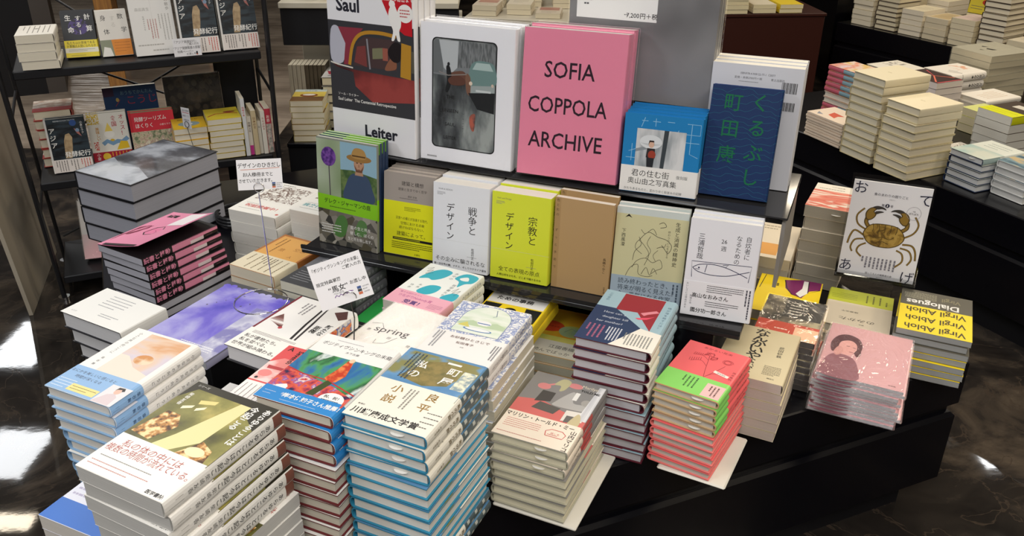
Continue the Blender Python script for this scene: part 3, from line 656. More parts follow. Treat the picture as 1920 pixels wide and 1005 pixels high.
# orange and cream book
t = TH(.529, 4, ZT)
ora = Book('hardcover_book', .134, .189, t, cover='#B8743C', inner='#C98A4A', page='#E4DDC8', hard=False, round=.002, band=.42, bandc='#EADFC2',
  front=[R(.05, .3, .95, .96, '#E9AE5C'), T(.62, .88, .05, '詩集', K), T(.72, .70, .12, '空想', '#A8682A', b=.0, sx=1.1), T(.40, .62, .12, '旅', '#A8682A'), T(.72, .50, .10, '人', '#A8682A'), G(.12, .5, .3, .9, 2, '#8A5A24', True)],
  bandfront=[G(.06, .10, .95, .90, 6, '#7A6A4A', True), G(.3, .5, .7, .9, 3, '#5A4A34', True)])
stack(ora, -.548, 1.862, .529, -.50, 4, 'the orange and cream book at back left', 'orange and cream books', 'ssss')
# grey book
t = TH(.5745, 7, ZT)
gra = Book('hardcover_book', .135, .19, t, cover='#6E6F74', inner='#5A5B60', page='#E6E2D2', hard=False, round=.004, band=.40, bandc='#3F4044',
  front=[V(.18, .95, .10, '京都の中の猫又', '#B9BABF', .0, 1.0), V(.42, .93, .05, '多田淳', '#B9BABF', 0, 1.3), T(.86, .9, .03, 'エッセイ', '#B9BABF')],
  spine=[V(.5, .92, .42, '京都の中の猫又', '#B4B5BA', .01, 1.4)], bandfront=[G(.08, .2, .6, .8, 5, '#A9AAB0'), G(.66, .3, .95, .7, 3, '#8A8B90')])
gra2 = Book('hardcover_book', .135, .19, t, cover='#E2DED0', page='#E6E2D2', hard=False, round=.002)
stack(gra, -.387, 1.700, .5745, -.485, 7, 'the dark grey book behind the tilted price card', 'dark grey books', 'ssssfff')
# two piles with tree drawings
branch = noisem('picture_branches', [(.44, '#F0EDE6'), (.48, '#6A5248'), (.52, '#8A7468'), (.56, '#F0EDE6')], 38, 6, dist=2.0)
for (x, y, z, rot, txt, col, d) in ((-.612, 2.115, .565, -.41, '呪詛開催中！', '#C8504C', 'the white branch drawing book lettered in red'), (-.446, 2.078, .580, -.44, '我来徘徊読本！', '#3F9AA0', 'the white branch drawing book lettered in teal')):
    t = TH(z, 5, ZT)
    bk = Book('hardcover_book', .146, .205, t, cover='#F1EEE7', page='#E0DDD6', hard=False, round=.004, band=.36, bandc='#F3F0E8', front=[R(.1, .42, .9, .90, branch), G(.2, .92, .6, .96, 1, '#8A8A86')],
      bandfront=[T(.52, .58, .125, txt, col, b=.02), G(.1, .25, .75, .36, 1, '#77756F'), G(.1, .72, .5, .82, 1, '#8A8A86'), E(.93, .25, .03, .03, '#D2685E')], spine=[G(.3, .3, .7, .8, 2, '#8AA48A', True)])
    stack(bk, x, y, z, rot, 5, d, 'branch drawing books at back left', 'ssfff')
# white novel with black slashes
t = .031
brush = noisem('reddish_brush', [(.4, '#F1EEEA'), (.5, '#8A5A54'), (.6, '#5A3A38')], 5, 6, (1, 9, 1), rot=(0, 0, .5))
arat = Book('hardcover_book', .131, .192, t, cover='#F0EEEA', inner='#2A2A2E', page='#CFCED0', hard=True, round=.004, band=.34, bandc='#F2EFE8',
  front=[R(.0, .30, .035, 1, '#7A2230'), PG([(.50, .98), (.53, .98), (.60, .62), (.68, .34), (.64, .34), (.57, .60)], '#2A2628'), PG([(.56, .98), (.58, .98), (.68, .62), (.74, .34), (.71, .34), (.65, .6)], '#3A3436'), PG([(.05, .52), (.14, .66), (.33, .50), (.36, .44), (.22, .48)], brush), PG([(.72, .90), (.86, .98), (.98, .86), (.9, .80)], brush), E(.34, .45, .03, .03, '#B8444A'),
         V(.90, .70, .10, '新たな', K, .02, .95), V(.78, .64, .10, '距離', K, .02, .95), G(.22, .72, .40, .92, 3, '#8A8688', True)],
  spine=[R(0, .4, 1, .9, noisem('coloured_patches', [(.40, '#C8502E'), (.48, '#E08A3C'), (.55, '#3F5A9A'), (.62, '#D6D2CC')], 60, 2)), V(.5, .36, .40, '新たな距離', K, .02, 1)],
  bandfront=[T(.36, .62, .085, '私が書物たち。', K, b=.01), T(.32, .42, .085, '私を並べる、', K, b=.01), T(.42, .2, .085, '世界が組み換わる。', K, b=.01), G(.1, .78, .8, .92, 3, '#8A8688')])
b = MB(); b.box(-.05, -.055, 0, .055, .085, .659-t-ZT-.001, BLACKM, .002); o = b.build('riser_block'); o.location = (-.378, 1.309, ZT); o.rotation_euler.z = -.50
tag(o, 'black block under the white novel with black slashes', 'riser')
stack(arat, -.378, 1.309, .659, -.50, 1, 'white novel with black slashes and a red edge', None)
# white book with a dark photograph
t = TH(.560, 6, ZB)
chi = Book('paperback_book', .122, .19, t, cover='#F1EFEC', page='#DCD8CE', hard=False, round=.002, band=.3, bandc='#F2F0EA',
  front=[T(.36, .90, .085, '千葉雅也', '#4A4648', sx=1.3), PG([(.12, .35), (.90, .35), (.90, .80), (.12, .80)], '#2E282C'), PG([(.12, .35), (.5, .35), (.3, .62), (.12, .80)], '#8A8C92'), E(.62, .55, .15, .10, noisem('red_flower', [(.4, '#8A1A20'), (.6, '#D0382E')], 60)), PG([(.4, .36), (.8, .36), (.7, .5), (.5, .5)], '#C24A52')],
  bandfront=[G(.1, .2, .9, .8, 5, '#8A8688', True)])
stack(chi, -.478, 1.175, .560, -.426, 6, 'the white book with a black and red photograph', 'white books with a dark photograph', 'ssssss')
# blue banded novel with a forest painting (red cloth)
n = 13; t = TH(.700, n, ZB)
forest = noisem('picture_forest', [(.30, '#16365E'), (.40, '#2E6FA8'), (.48, '#4E9A5A'), (.55, '#1F5A34'), (.62, '#D6E2DC'), (.72, '#2A4A7A')], 9, 5, (2.6, .9, 1), dist=.5, rot=(0, 0, .2))
flowers = noisem('picture_flowers', [(.32, '#2A1F4A'), (.42, '#B83A4A'), (.50, '#E2653E'), (.56, '#8A4A9A'), (.64, '#F0D9D2'), (.72, '#C22A34')], 55, 4)
pos = Book('hardcover_book', .137, .189, t, cover='#EFEDE9', inner='#6A2228', page='#DCD6C6', hard=True, round=.007, band=.17, bandc='#2C86CC',
  front=[R(0, .13, .985, .72, forest), PG([(0, .13), (.985, .13), (.985, .26), (.7, .34), (.4, .38), (.0, .44)], flowers), S([(0, .44), (.25, .40), (.55, .40), (.985, .30)], .02, '#B8302C'),
         PG([(.56, .70), (.62, .72), (.66, .62), (.70, .50), (.66, .40), (.58, .38), (.50, .42), (.54, .56)], noisem('orange_dress', [(.4, '#C23A1E'), (.6, '#F08A4A')], 80)), E(.60, .71, .035, .04, '#E9C9A8'), PG([(.48, .18), (.56, .40), (.64, .38), (.58, .18)], '#3E4A22'),
         T(.52, .87, .082, 'ポジティヴシンキングの末裔', '#3A3A3E', sx=.86), T(.52, .80, .045, '木下古栗', '#5A5A5E'), G(.2, .93, .7, .95, 1, '#B0B0B4'),
         E(.80, .18, .15, .13, '#F3F1EE'), T(.80, .215, .055, '祝、祝！', K, b=.02), G(.69, .12, .91, .185, 3, '#5A5A5E'), PG([(.10, .19), (.2, .23), (.24, .2), (.24, .15), (.14, .13)], '#EDEBEC')],
  spine=[V(.5, .92, .4, 'ポジティヴシンキング', '#3A3A3E', .01, 1.05)],
  bandfront=[T(.66, .58, .085, '岸本佐知子さん推薦！', W, b=.02, sx=.88), G(.30, .14, .95, .30, 1, W), T(.30, .62, .045, '傑作', W), G(.05, .3, .2, .7, 2, W)])
stack(pos, -.273, 1.111, .700, -.412, n, 'the blue banded novel with a forest painting', 'novels in the forest painting stack', 'ssssfffffffff', lean=(-.0005, -.0015))
# narrow red and white booklet squeezed in beside the forest novel
face = noisem('face_tint', [(.42, '#F4DAD6'), (.58, '#E58A86')], 24, 3)
t = TH(.672, 9, ZB)
pam = Book('slim_paperback', .058, .178, t, cover='#F1EDE9', page='#E6E2DA', hard=False, round=.001,
  front=[R(0, .40, 1, 1, '#DC5456'), PG([(.0, .42), (1, .42), (1, .72), (.75, .80), (.3, .80), (.0, .70)], face), PG([(.1, .66), (.62, .66), (.6, .62), (.14, .61)], '#B84448'), PG([(.55, .5), (.82, .52), (.8, .46)], '#D9787A'), E(.25, .54, .2, .16, '#E88B88'), T(.22, .95, .26, 'A', K, b=.02), T(.55, .84, .22, 'Seventh', K, b=.02, a=-1.57), E(.16, .455, .05, .05, K), G(.05, .04, .95, .36, 6, '#8A8280', True)])
stack(pam, -.3745, 1.139, .672, -.412, 9, 'the narrow red and white paperback with a face', 'narrow red and white paperbacks', jit=.0004)
# plastic-wrapped white novel
t = TH(.624, 8, ZT)
spr = Book('hardcover_book', .131, .189, t, cover='#E6E3DD', page='#DAD6CC', hard=False, round=.003, film=True,
  front=[T(.45, .52, .20, 'spring', '#4A4446', sx=1.1, a=.10), T(.12, .45, .06, '恩', '#4A4446'), T(.50, .40, .06, '田', '#4A4446'), T(.85, .36, .06, '陸', '#4A4446'), S([(.60, .44), (.52, .30), (.38, .26), (.36, .33)], .008, '#4A4446'), S([(.06, .56), (.2, .60), (.3, .52)], .006, '#4A4446')])
stack(spr, -.209, 1.352, .624, -.489, 8, 'the wrapped white novel lettered in script', 'wrapped white novels')
# teal blot essay with pink band
t = TH(.618, 10, ZT); tq = '#35AFC2'
sui = Book('paperback_book', .128, .176, t, cover='#EFF1EC', page='#D9D4C8', hard=False, round=.003, band=.30, bandc='#F0AFC0',
  front=[PC_([(.10, .62), (.18, .82), (.32, .93), (.50, .90), (.46, .74), (.34, .64), (.24, .66)], tq), PC_([(.62, .80), (.72, .95), (.95, .93), (.96, .78), (.86, .72), (.80, .62), (.74, .74)], tq), PC_([(.30, .36), (.40, .52), (.58, .54), (.60, .42), (.52, .32), (.38, .30)], tq), PC_([(.74, .34), (.84, .46), (.97, .46), (.97, .30), (.8, .28)], tq), PC_([(.70, .82), (.80, .88), (.86, .80), (.76, .78)], '#EFF1EC'),
         V(.58, .92, .072, '水中の', '#5A6A6E', 0, 1.25), V(.74, .66, .072, '哲学者たち', '#5A6A6E', 0, 1.2), V(.26, .50, .06, '永井', '#5A6A6E', 0, 1.4), V(.14, .46, .06, '玲衣', '#5A6A6E', 0, 1.4), SC_([(.06, .86), (.14, .92), (.10, .80), (.18, .86), (.12, .74), (.22, .8)], .007, '#3F3A3C'), SC_([(.8, .5), (.86, .6), (.84, .46), (.92, .56), (.9, .42)], .006, '#3F3A3C')],
  bandfront=[T(.42, .60, .085, 'つながりNobody賞', '#B03A8A', sx=.85), T(.48, .26, .12, '受賞！', '#4A2A78', b=.02), T(.3, .83, .05, '第十七回わたくし', '#B03A8A'), G(.72, .15, .96, .5, 4, '#A0507A')], spine=[V(.5, .92, .45, '水中の哲学者たち', '#5A6A6E', 0, 1.1)])
stack(sui, -.153, 1.539, .618, -.475, 10, 'the white essay with teal blots and a pink band', 'teal blot essays', 'ssssssssss', jit=.0015)
# yellow survival comic
t = .0205
iki = Book('paperback_book', .130, .185, t, cover='#F2D22E', page='#D9C2B6', hard=False, round=.002,
  front=[R(0, 0, .985, 1, '#F4D52A'), R(.02, .60, .965, .985, '#F4F2EC'), T(.52, .87, .125, '生きのびる', K, b=.025), T(.44, .72, .125, 'ための事務', K, b=.025), PG([(.02, .58), (.30, .58), (.22, .2), (.02, .3)], '#1E1E20'), PG([(.70, .58), (.96, .58), (.96, .3), (.78, .2)], '#1E1E20'), E(.48, .46, .11, .11, K), E(.48, .42, .095, .10, '#F2E9DC'), S([(.38, .44), (.58, .44)], .02, K), E(.43, .43, .03, .03, K), E(.53, .43, .03, .03, K), S([(.44, .36), (.52, .36)], .015, K), PG([(.32, .1), (.42, .32), (.54, .32), (.66, .1)], '#F4F2EC')])
b = MB(); b.box(-.045, -.07, 0, .02, .07, .565-2*(t+GAP)-ZT-.0005, BLACKM, .002); o = b.build('riser_block'); o.location = (-.006, 1.546, ZT); o.rotation_euler.z = -.40
tag(o, 'black block under the yellow and black handbooks', 'riser')
stack(iki, .0, 1.544, .565, -.384, 2, 'the yellow and black handbook with white title panel', 'yellow handbooks')
# orange-yellow painted novel
t = TH(.475, 3, ZT)
eku = Book('hardcover_book', .133, .190, t, cover='#F0B22E', page='#E2DEC8', hard=False, round=.003, band=.30, bandc='#F1EFE2',
  front=[R(0, .28, 1, .985, noisem('picture_orange_wash', [(.35, '#F2D23A'), (.5, '#F2B434'), (.62, '#EC8A3A')], 7, 2)), E(.22, .60, .24, .17, '#E6562E'), E(.62, .55, .22, .18, noisem('picture_green_wash', [(.4, '#A9CDB0'), (.6, '#C9D67A')], 20)), R(.0, .28, 1, .40, noisem('picture_lime_wash', [(.4, '#DCE468'), (.6, '#F0E87A')], 14)), S([(.5, .52), (.58, .62), (.66, .58), (.72, .66), (.78, .56)], .007, '#5A7A6A'), T(.26, .60, .05, '川のある街', '#8A2A1E')],
  bandfront=[T(.62, .62, .10, '江國香織', '#3A3A34', sx=1.05), T(.5, .26, .10, '読んでばっか', '#3A3A34'), G(.05, .1, .2, .5, 2, '#77756A')], bandspine=[])
stack(eku, .111, 1.605, .475, -.385, 3, 'the orange and yellow painted essay collection', 'orange and yellow essays')
# green picture book deep between the stacks
gre = Book('paperback_book', .116, .17, .02, cover='#2FA24A', page='#DAD6CC', hard=False, round=.002, band=.32, bandc='#1C1C20', front=[R(0, .2, 1, 1, '#2FA24A'), E(.52, .74, .16, .13, '#D96A2E'), E(.78, .66, .15, .12, '#D8DC3A'), E(.85, .52, .07, .06, '#F2E9DC')], bandfront=[G(.06, .1, .95, .9, 3, '#D6D2CC')])
b = MB(); b.box(-.05, -.075, 0, .05, .075, .50-.0205-ZT, BLACKM); o = b.build('riser_block'); o.location = (-.270, 1.614, ZT); o.rotation_euler.z = -.43
tag(o, 'black block under the green spotted book', 'riser')
stack(gre, -.270, 1.614, .50, -.43, 1, 'green book with orange and yellow spots among the stacks', None)
# black and red wrapped reissues
t = TH(.526, 8, ZT)
rb = Book('wrapped_book', .122, .175, t, cover='#6A6458', page='#5A5654', hard=False, round=.0015, film=True,
  front=[R(0, .36, 1, 1, noisem('picture_mottled_grey', [(.35, '#2A2826'), (.5, '#6A6254'), (.65, '#B0A688')], 30, 4)), R(.34, .50, .98, 1, '#3A3836'), R(0, .0, 1, .36, '#C24A36'), G(.42, .56, .72, .92, 5, '#E2DCCE'), G(.3, .12, .6, .26, 1, '#EADFD2'), R(.62, .0, 1, .3, '#E6BFA0')], spine=[R(0, 0, 1, .36, '#B84434')])
stack(rb, .582, 1.589, .526, -.444, 8, 'the wrapped black and red book', 'wrapped black and red books', 'ssffffff', jit=.004)
# yellow and purple book
t = .024
py = Book('paperback_book', .143, .19, t, cover='#F0D018', page='#DAD2BE', hard=False, round=.002,
  front=[R(0, 0, 1, 1, '#F2D21A'), PG([(.40, .92), (.66, 1), (.98, 1), (.98, .80), (.82, .72), (.72, .50), (.56, .56), (.44, .70)], '#7A1F5C'), PG([(.70, .98), (.78, .98), (.80, .66), (.70, .52), (.62, .60), (.70, .76)], '#F0EEE6'), S([(.40, .92), (.46, .72), (.56, .56), (.70, .52)], .016, K), S([(.78, .98), (.80, .66), (.98, .80)], .016, K), V(.30, .80, .06, '推理', K, .02), S([(.08, .99), (.04, .6)], .012, K)])
stack(py, .640, 1.798, .4645, -.40, 2, 'the yellow book with purple cut-outs', 'yellow and purple books')
# cream book lying upside down with lime band
t = .0235
ino = Book('hardcover_book', .142, .180, t, cover='#E3D5BC', page='#D6CDB8', hard=True, round=.004, band=.36, bandc='#C6CC3A',
  front=[T(.22, .33, .0, '', K)] if False else [R(0,0,0,0,K)] if False else [T(.50, .80, .11, 'のみかた', '#3A342E', sx=1.25), T(.62, .60, .05, '猪瀬浩平', '#3A342E', sx=1.3), T(.42, .9, .04, '野生', '#3A342E')],
  bandfront=[G(.05, .2, .45, .8, 4, '#6A6A22', True), G(.55, .3, .95, .8, 4, '#6A6A22')])
stack(ino, .789, 1.745, .459, -.42+PI, 2, 'the cream book lying upside down with a lime band', 'cream books with lime bands', jit=.001)
# pink wrapped zine
t = TH(.498, 11, ZT)
zin = Book('wrapped_magazine', .159, .210, t, cover='#C2A6A8', inner='#A9A6AA', page='#BDBBBE', hard=False, round=.0006, film=True, cat='magazine',
  front=[R(0, 0, 1, 1, '#CBA0A3'), PC_([(.03, .0), (.03, .22), (.10, .38), (.22, .42), (.36, .38), (.44, .24), (.46, .0)], '#8E5E68'), PC_([(.10, .44), (.06, .60), (.12, .76), (.24, .82), (.38, .77), (.44, .62), (.40, .46), (.30, .52), (.2, .5)], '#5A343C'),
         PC_([(.18, .66), (.28, .71), (.36, .66), (.38, .56), (.34, .46), (.26, .42), (.19, .47), (.16, .56)], '#D4A29C'), PC_([(.12, .44), (.16, .56), (.22, .53), (.22, .44), (.16, .38)], '#C99690'), S([(.25, .59), (.29, .595)], .012, '#5A343C'), S([(.33, .585), (.365, .575)], .012, '#5A343C'), S([(.30, .49), (.35, .487)], .012, '#8E4A50'), PC_([(.36, .50), (.42, .56), (.44, .48), (.40, .42)], '#5A343C'), T(.86, .06, .03, '写真集', '#7A5A5E')])
stack(zin, .708, 1.490, .498, -.46, 11, 'the wrapped pale pink photo zine', 'wrapped pink zines', '', jit=.006)
# yellow dialogue book lying upside down
t = TH(.512, 7, ZT)
vir = Book('paperback_book', .143, .194, t, cover='#8A8A86', page='#A4A6A4', hard=False, round=.0006,
  front=[R(0, .50+.22, 1, 1, '#F4D928'), R(0, .0, 1, .40, '#5C594E'), R(0, .40, 1, .74, '#F4D928')]+[T(.5, y, .215, 'Virgil Abloh', '#4A3F1E', b=.02, sx=.80) for y in (.50, .70, .90)]+
   [T(.56, .31, .225, 'Dialogues', W, b=.02, sx=.84), T(.30, .15, .16, 'Virgil', '#8A8468', b=.02, sx=.8), G(.50, .05, .96, .22, 5, '#A9A58E')])
stack(vir, .906, 1.636, .512, -.436+PI, 7, 'the yellow interview book lying upside down', 'yellow interview books', 'sffssss', jit=.003, lean=(-.002, -.003))
# thick pocket books with feather cover
t = TH(.625, 7, ZT)
feather = noisem('picture_red_feathers', [(.36, '#E9DCCB'), (.46, '#E2826A'), (.54, '#D4553E'), (.62, '#F0E0CE')], 5, 5, (1, 4, 1), dist=1.6, rot=(0, 0, .6))
edo = Book('pocket_book', .108, .165, t, cover='#ECE4D4', page='#AFA99C', hard=False, round=.002, slip=True,
  front=[R(0, 0, 1, .72, feather), T(.5, .90, .06, '江戸怪談集', '#5A5048'), G(.1, .76, .9, .84, 1, '#8A8074'), T(.8, .97, .03, '文庫', '#5A5048')], spine=[G(.2, .2, .8, .8, 2, '#5A5048', True)])
stack(edo, .792, 2.013, .625, -.48, 7, 'the thick pocket book with red feathers', 'feather pocket books', 'sffffff', jit=.003)
# cream books with an orange square
t = TH(.500, 3, ZT)
cre = Book('paperback_book', .15, .215, t, cover='#F0E2C8', page='#CFC4AC', hard=False, round=.002, front=[R(.0, .08, .74, .40, '#E6A552'), G(.2, .8, .8, .95, 2, '#9A8A6E'), T(.80, .5, .05, '詩', K)])
stack(cre, .648, 2.035, .500, -.40, 3, 'the cream book with an orange square', 'cream books behind the shelf end')
# blue and white paperbacks low at the front left
t = TH(.575, 6, ZB)
blu = Book('paperback_book', .128, .188, t, cover='#E4E6F2', page='#D9D4CC', hard=False, round=.002, band=.22, bandc='#3F74C8', front=[T(.36, .82, .06, '言語の本質', '#4A5A9A'), T(.6, .66, .12, 'ことば', '#3F4F9A'), T(.5, .44, .07, '生命を探す', '#3F4F9A'), G(.05, .26, .8, .38, 2, '#B9B4CE'), G(.05, .6, .2, .75, 3, '#A9A8C2')])
stack(blu, -.562, .997, .575, -.42, 6, 'the blue and white paperback at the bottom left corner', 'blue and white paperbacks at bottom left', 'ssssss', jit=.0015)
# ---------------------------------------------------------------- books standing on the display stand
LZ = .5895; UZ = .788
# garden book with a man in a hat, lime title strip
pebble = noisem('picture_pebbles', [(.25, '#3A3A36'), (.42, '#6E6A60'), (.58, '#A9A498'), (.75, '#55503F')], 55, 2, kind='voronoi')
jar = Book('paperback_book', .154, .243, .010, cover='#8A8F84', page='#C9C8BC', hard=False, round=.001,
  front=[R(0, .46, .40, .985, noisem('picture_soft_meadow', [(.35, '#7E936A'), (.55, '#A8B59A'), (.7, '#C3C9C0')], 8, 1)), R(.40, .46, 1, .985, '#8FB3C4'), PG([(.40, .46), (1, .46), (1, .70), (.8, .72), (.6, .74), (.40, .73)], noisem('picture_scrub', [(.4, '#3F5A34'), (.6, '#6A7F4A')], 50)),
         E(.20, .83, .125, .14, noisem('purple_flower', [(.4, '#4A2A72'), (.6, '#7A4E9E')], 120)), S([(.205, .75), (.215, .46)], .016, '#4A3F4A'),
         PC_([(.46, .46), (.50, .62), (.58, .70), (.68, .715), (.84, .70), (.92, .60), (.94, .46)], '#3E4F68'), PG([(.64, .70), (.78, .70), (.76, .76), (.66, .76)], '#B08A6E'), E(.71, .80, .085, .115, '#B98F72'), PG([(.63, .80), (.66, .73), (.76, .73), (.79, .80), (.74, .75), (.68, .75)], '#6A4A3A'),
         E(.71, .855, .205, .055, '#9A7440'), PC_([(.60, .86), (.62, .93), (.70, .95), (.80, .93), (.82, .86)], '#B08A50'), S([(.60, .875), (.82, .875)], .02, '#5A4024'), S([(.665, .815), (.695, .815)], .012, '#2A1E18'), S([(.73, .815), (.76, .815)], .012, '#2A1E18'), S([(.71, .80), (.71, .775)], .012, '#8A6650'), S([(.685, .755), (.735, .755)], .01, '#7A4A40'),
         R(0, 0, 1, .335, pebble), PC_([(.25, .12), (.32, .26), (.42, .30), (.50, .24), (.46, .12), (.36, .08)], '#4E7A3E'), PC_([(.62, .14), (.70, .28), (.82, .26), (.80, .14)], '#587E48'),
         PG([(0, .335), (1, .31), (1, .455), (0, .475)], '#86C81E'), T(.50, .415, .078, 'デレク・ジャーマンの庭', K, b=.012, sx=.92), G(.2, .355, .85, .375, 1, '#4A6A1E'), T(.72, .20, .058, '庭の生と死を', W), T(.74, .145, .058, '慈しむ、ぼくの', W), T(.72, .09, .058, '生と死を映し出す。', W, sx=.85), G(.05, .1, .4, .2, 4, '#D6D6D0')],
  spine=[R(0, .3, 1, .5, '#86C81E')])
jar2 = Book('paperback_book', .154, .243, .010, cover='#2A3C5A', inner='#86C83E', page='#BFD0A8', hard=False, round=.001, front=[R(.40, .9, 1, 1, '#7CC22E')])
standing(jar, -.437, 1.809, LZ, -.427, .095, 4, 'the garden book showing a man in a straw hat', 'garden books', behind=jar2, gap=.0025)
# grey and yellow architecture book
ken = Book('paperback_book', .124, .1845, .015, cover='#A39A92', page='#BEB2A6', hard=False, round=.002, band=.66, bandc='#E4E41E',
  front=[T(.55, .88, .085, '建築と構想', K), T(.55, .81, .055, '建築と生きてゆく哲学', '#3A3634'), T(.55, .73, .04, '翻訳 訳者', '#4A4644'), G(.3, .695, .8, .71, 1, '#5A5654')],
  bandfront=[G(.40, .84, .72, .92, 3, '#6A6A14'), T(.56, .70, .058, '災害への備えが加速する現代。', K, sx=.8), T(.56, .61, .058, '空間における点検', K), T(.56, .53, .058, '避けねばならない。', K), T(.56, .41, .088, '建築によって。', K), R(.18, .29, .95, .335, K), G(.2, .30, .93, .325, 1, '#E4E41E'), G(.16, .12, .95, .26, 4, '#5A5A10'), T(.66, .05, .04, '文豪社', K)])
standing(ken, -.284, 1.752, LZ, -.365, .13, 4, 'the grey book with a tall yellow band', 'grey and yellow books', gap=.0025)
# white and lime design books
def design_book(cov, a, b2, c2, d2):
    return Book('paperback_book', .127, .187, .042, cover=cov, page='#EFEAE0', hard=False, round=.002,
      front=[T(.09, .93, .036, a, '#5A5A5E', 'l'), G(.07, .86, .22, .90, 3, '#7A7A7E'), V(.70, .77, .165, b2, K, .0, .98), V(.31, .78, .150, 'デザイン', K, .005, 1.08), V(.72, .29, .05, '松田行正', K, .01, 1.0), G(.62, .175, .88, .185, 1, '#8A8A8E'),
             R(0, .342, 1, .344, '#D0D0CC'), T(.50, .115, .090, c2, K), T(.5, .045, .043, d2, K, b=.01)],
      spine=[V(.5, .9, .26, b2+'デザイン', K, 0, 1.05)])
sen = design_book('#E7E9EE', 'WAR & DESIGN', '戦争と', 'その企みに騙されるな', '第一次世界大戦、ナチス、そしてウクライナ侵攻')
standing(sen, -.170, 1.681, LZ, -.36, .105, 2, 'the white design book on war', 'white design books')
shu = design_book('#DDE63A', 'Faith and Design', '宗教と', '全ての表現の原点', '人間は何をかたち、どこまで描けるのか')
standing(shu, -.046, 1.638, LZ, -.365, .085, 2, 'the lime design book on religion', 'lime design books')
# brown kraft book, its cover springing open, another copy behind
bro = Book('paperback_book', .121, .193, .015, cover='#B8976A', page='#E6DFCE', hard=False, round=.001,
  front=[R(0, 0, .10, 1, '#AD8C60'), V(.05, .985, .055, '色と形の', '#3A2A1C', 0, 1.5), V(.045, .66, .055, 'ずっと手前で', '#3A2A1C', 0, 2.4), V(.90, .42, .055, '長嶋りかこ', '#3A2A1C', .005, 1.0), V(.93, .10, .03, '村畑文庫', '#3A2A1C')])
standing(bro, .080, 1.600, LZ, -.385, .076, 1, 'kraft brown book with its cover springing open', None)
standing(bro, .090, 1.634, LZ, -.385, .11, 1, 'second kraft brown book, right behind the springing copy', None)
# olive-beige book with a line drawing
ol = '#3F3C34'
horse = [SC_([(.45, .40), (.50, .52), (.44, .60), (.34, .66), (.30, .58), (.40, .52)], .006, ol), SC_([(.34, .66), (.46, .76), (.60, .72), (.72, .70), (.80, .64), (.76, .56), (.68, .62), (.60, .60)], .007, ol), SC_([(.36, .78), (.42, .74), (.52, .80), (.58, .74)], .006, ol), SC_([(.60, .86), (.66, .88), (.70, .84), (.62, .82)], .007, ol), SC_([(.28, .36), (.34, .44), (.46, .48), (.56, .44), (.66, .48), (.70, .40), (.62, .36), (.56, .32)], .006, ol), SC_([(.20, .26), (.26, .36), (.36, .40), (.38, .30), (.5, .28), (.58, .30)], .006, ol), SC_([(.42, .30), (.48, .38), (.54, .30), (.58, .38), (.64, .32)], .006, ol), SC_([(.66, .64), (.70, .62), (.72, .66)], .006, ol), SC_([(.34, .70), (.38, .62), (.30, .54), (.28, .44)], .006, ol), SC_([(.50, .72), (.46, .64), (.52, .56), (.46, .48)], .005, ol), SC_([(.62, .58), (.56, .52), (.60, .46)], .005, ol), SC_([(.2, .24), (.4, .26), (.6, .24), (.8, .25)], .005, ol)]
sei = Book('paperback_book', .140, .188, .014, cover='#C9D2CE', page='#F0EEE6', hard=False, round=.001, band=.26, bandc='#9FB0BE',
  front=[R(.0, .24, 1, .93, '#CDC99F'), PG([(.12, .89), (.17, .93), (.22, .89), (.17, .905)], K), V(.12, .77, .062, '下西風澄', '#2A2822', .005, 1.05), V(.86, .90, .070, '生成と消滅の精神史', '#2A2822', .005, 1.02), V(.75, .80, .038, '終わらない心を生きる', '#4A483E', 0, 1.05)]+horse,
  bandfront=[T(.10, .78, .085, '読み終わったとき、', '#2A3440', 'l'), T(.10, .50, .085, '将来が明るく見えた。', '#2A3440', 'l'), T(.10, .22, .085, '今一番気になる作家。', '#2A3440', 'l'), G(.86, .1, .97, .9, 2, '#4A5866', True)])
standing(sei, .196, 1.554, LZ, -.30, .165, 2, 'the olive beige book with a line drawn figure', 'olive beige books', gap=.006)
# white book with a fish drawing
ink2 = '#23264A'
fish = [S([(.10, .40), (.08, .565), (.92, .585), (.90, .42)], .009, ink2), SC_([(.10, .50), (.20, .54), (.40, .555), (.62, .53), (.88, .465)], .010, ink2), SC_([(.10, .50), (.18, .465), (.36, .445), (.58, .455), (.74, .49), (.90, .53)], .010, ink2), S([(.28, .465), (.30, .545)], .009, ink2), E(.19, .505, .012, .012, ink2), S([(.56, .54), (.60, .57), (.52, .56)], .009, ink2), S([(.14, .49), (.2, .488)], .007, ink2)]
jis = Book('paperback_book', .132, .192, .017, cover='#E9EAF0', page='#F2F0EA', hard=False, round=.002, band=.36, bandc='#ECECF0',
  front=[V(.83, .88, .088, '自炊者に', '#26262C', .0, .98), V(.70, .88, .088, 'なるための', '#26262C', .0, .98), T(.50, .80, .085, '26', '#26262C'), V(.50, .755, .080, '週', '#26262C'), V(.18, .86, .098, '三浦哲哉', '#26262C', .0, 1.0)]+fish,
  bandfront=[V(.06, .95, .035, 'おいしさには理由がある', '#4A4A56', 0, 1.05), V(.13, .6, .035, '料理の本', '#4A4A56', 0, 1.05), G(.34, .72, .86, .95, 4, '#2A2A30'), T(.40, .60, .075, '高山なおみさん', K, b=.015), G(.34, .30, .82, .48, 3, '#2A2A30'), T(.40, .17, .075, '國分功一郎さん', K, b=.015), G(.88, .1, .97, .95, 2, '#4A4A56', True)])
standing(jis, .327, 1.488, LZ, -.315, .17, 3, 'the white book with a fish drawing', 'white fish drawing books', gap=.003)
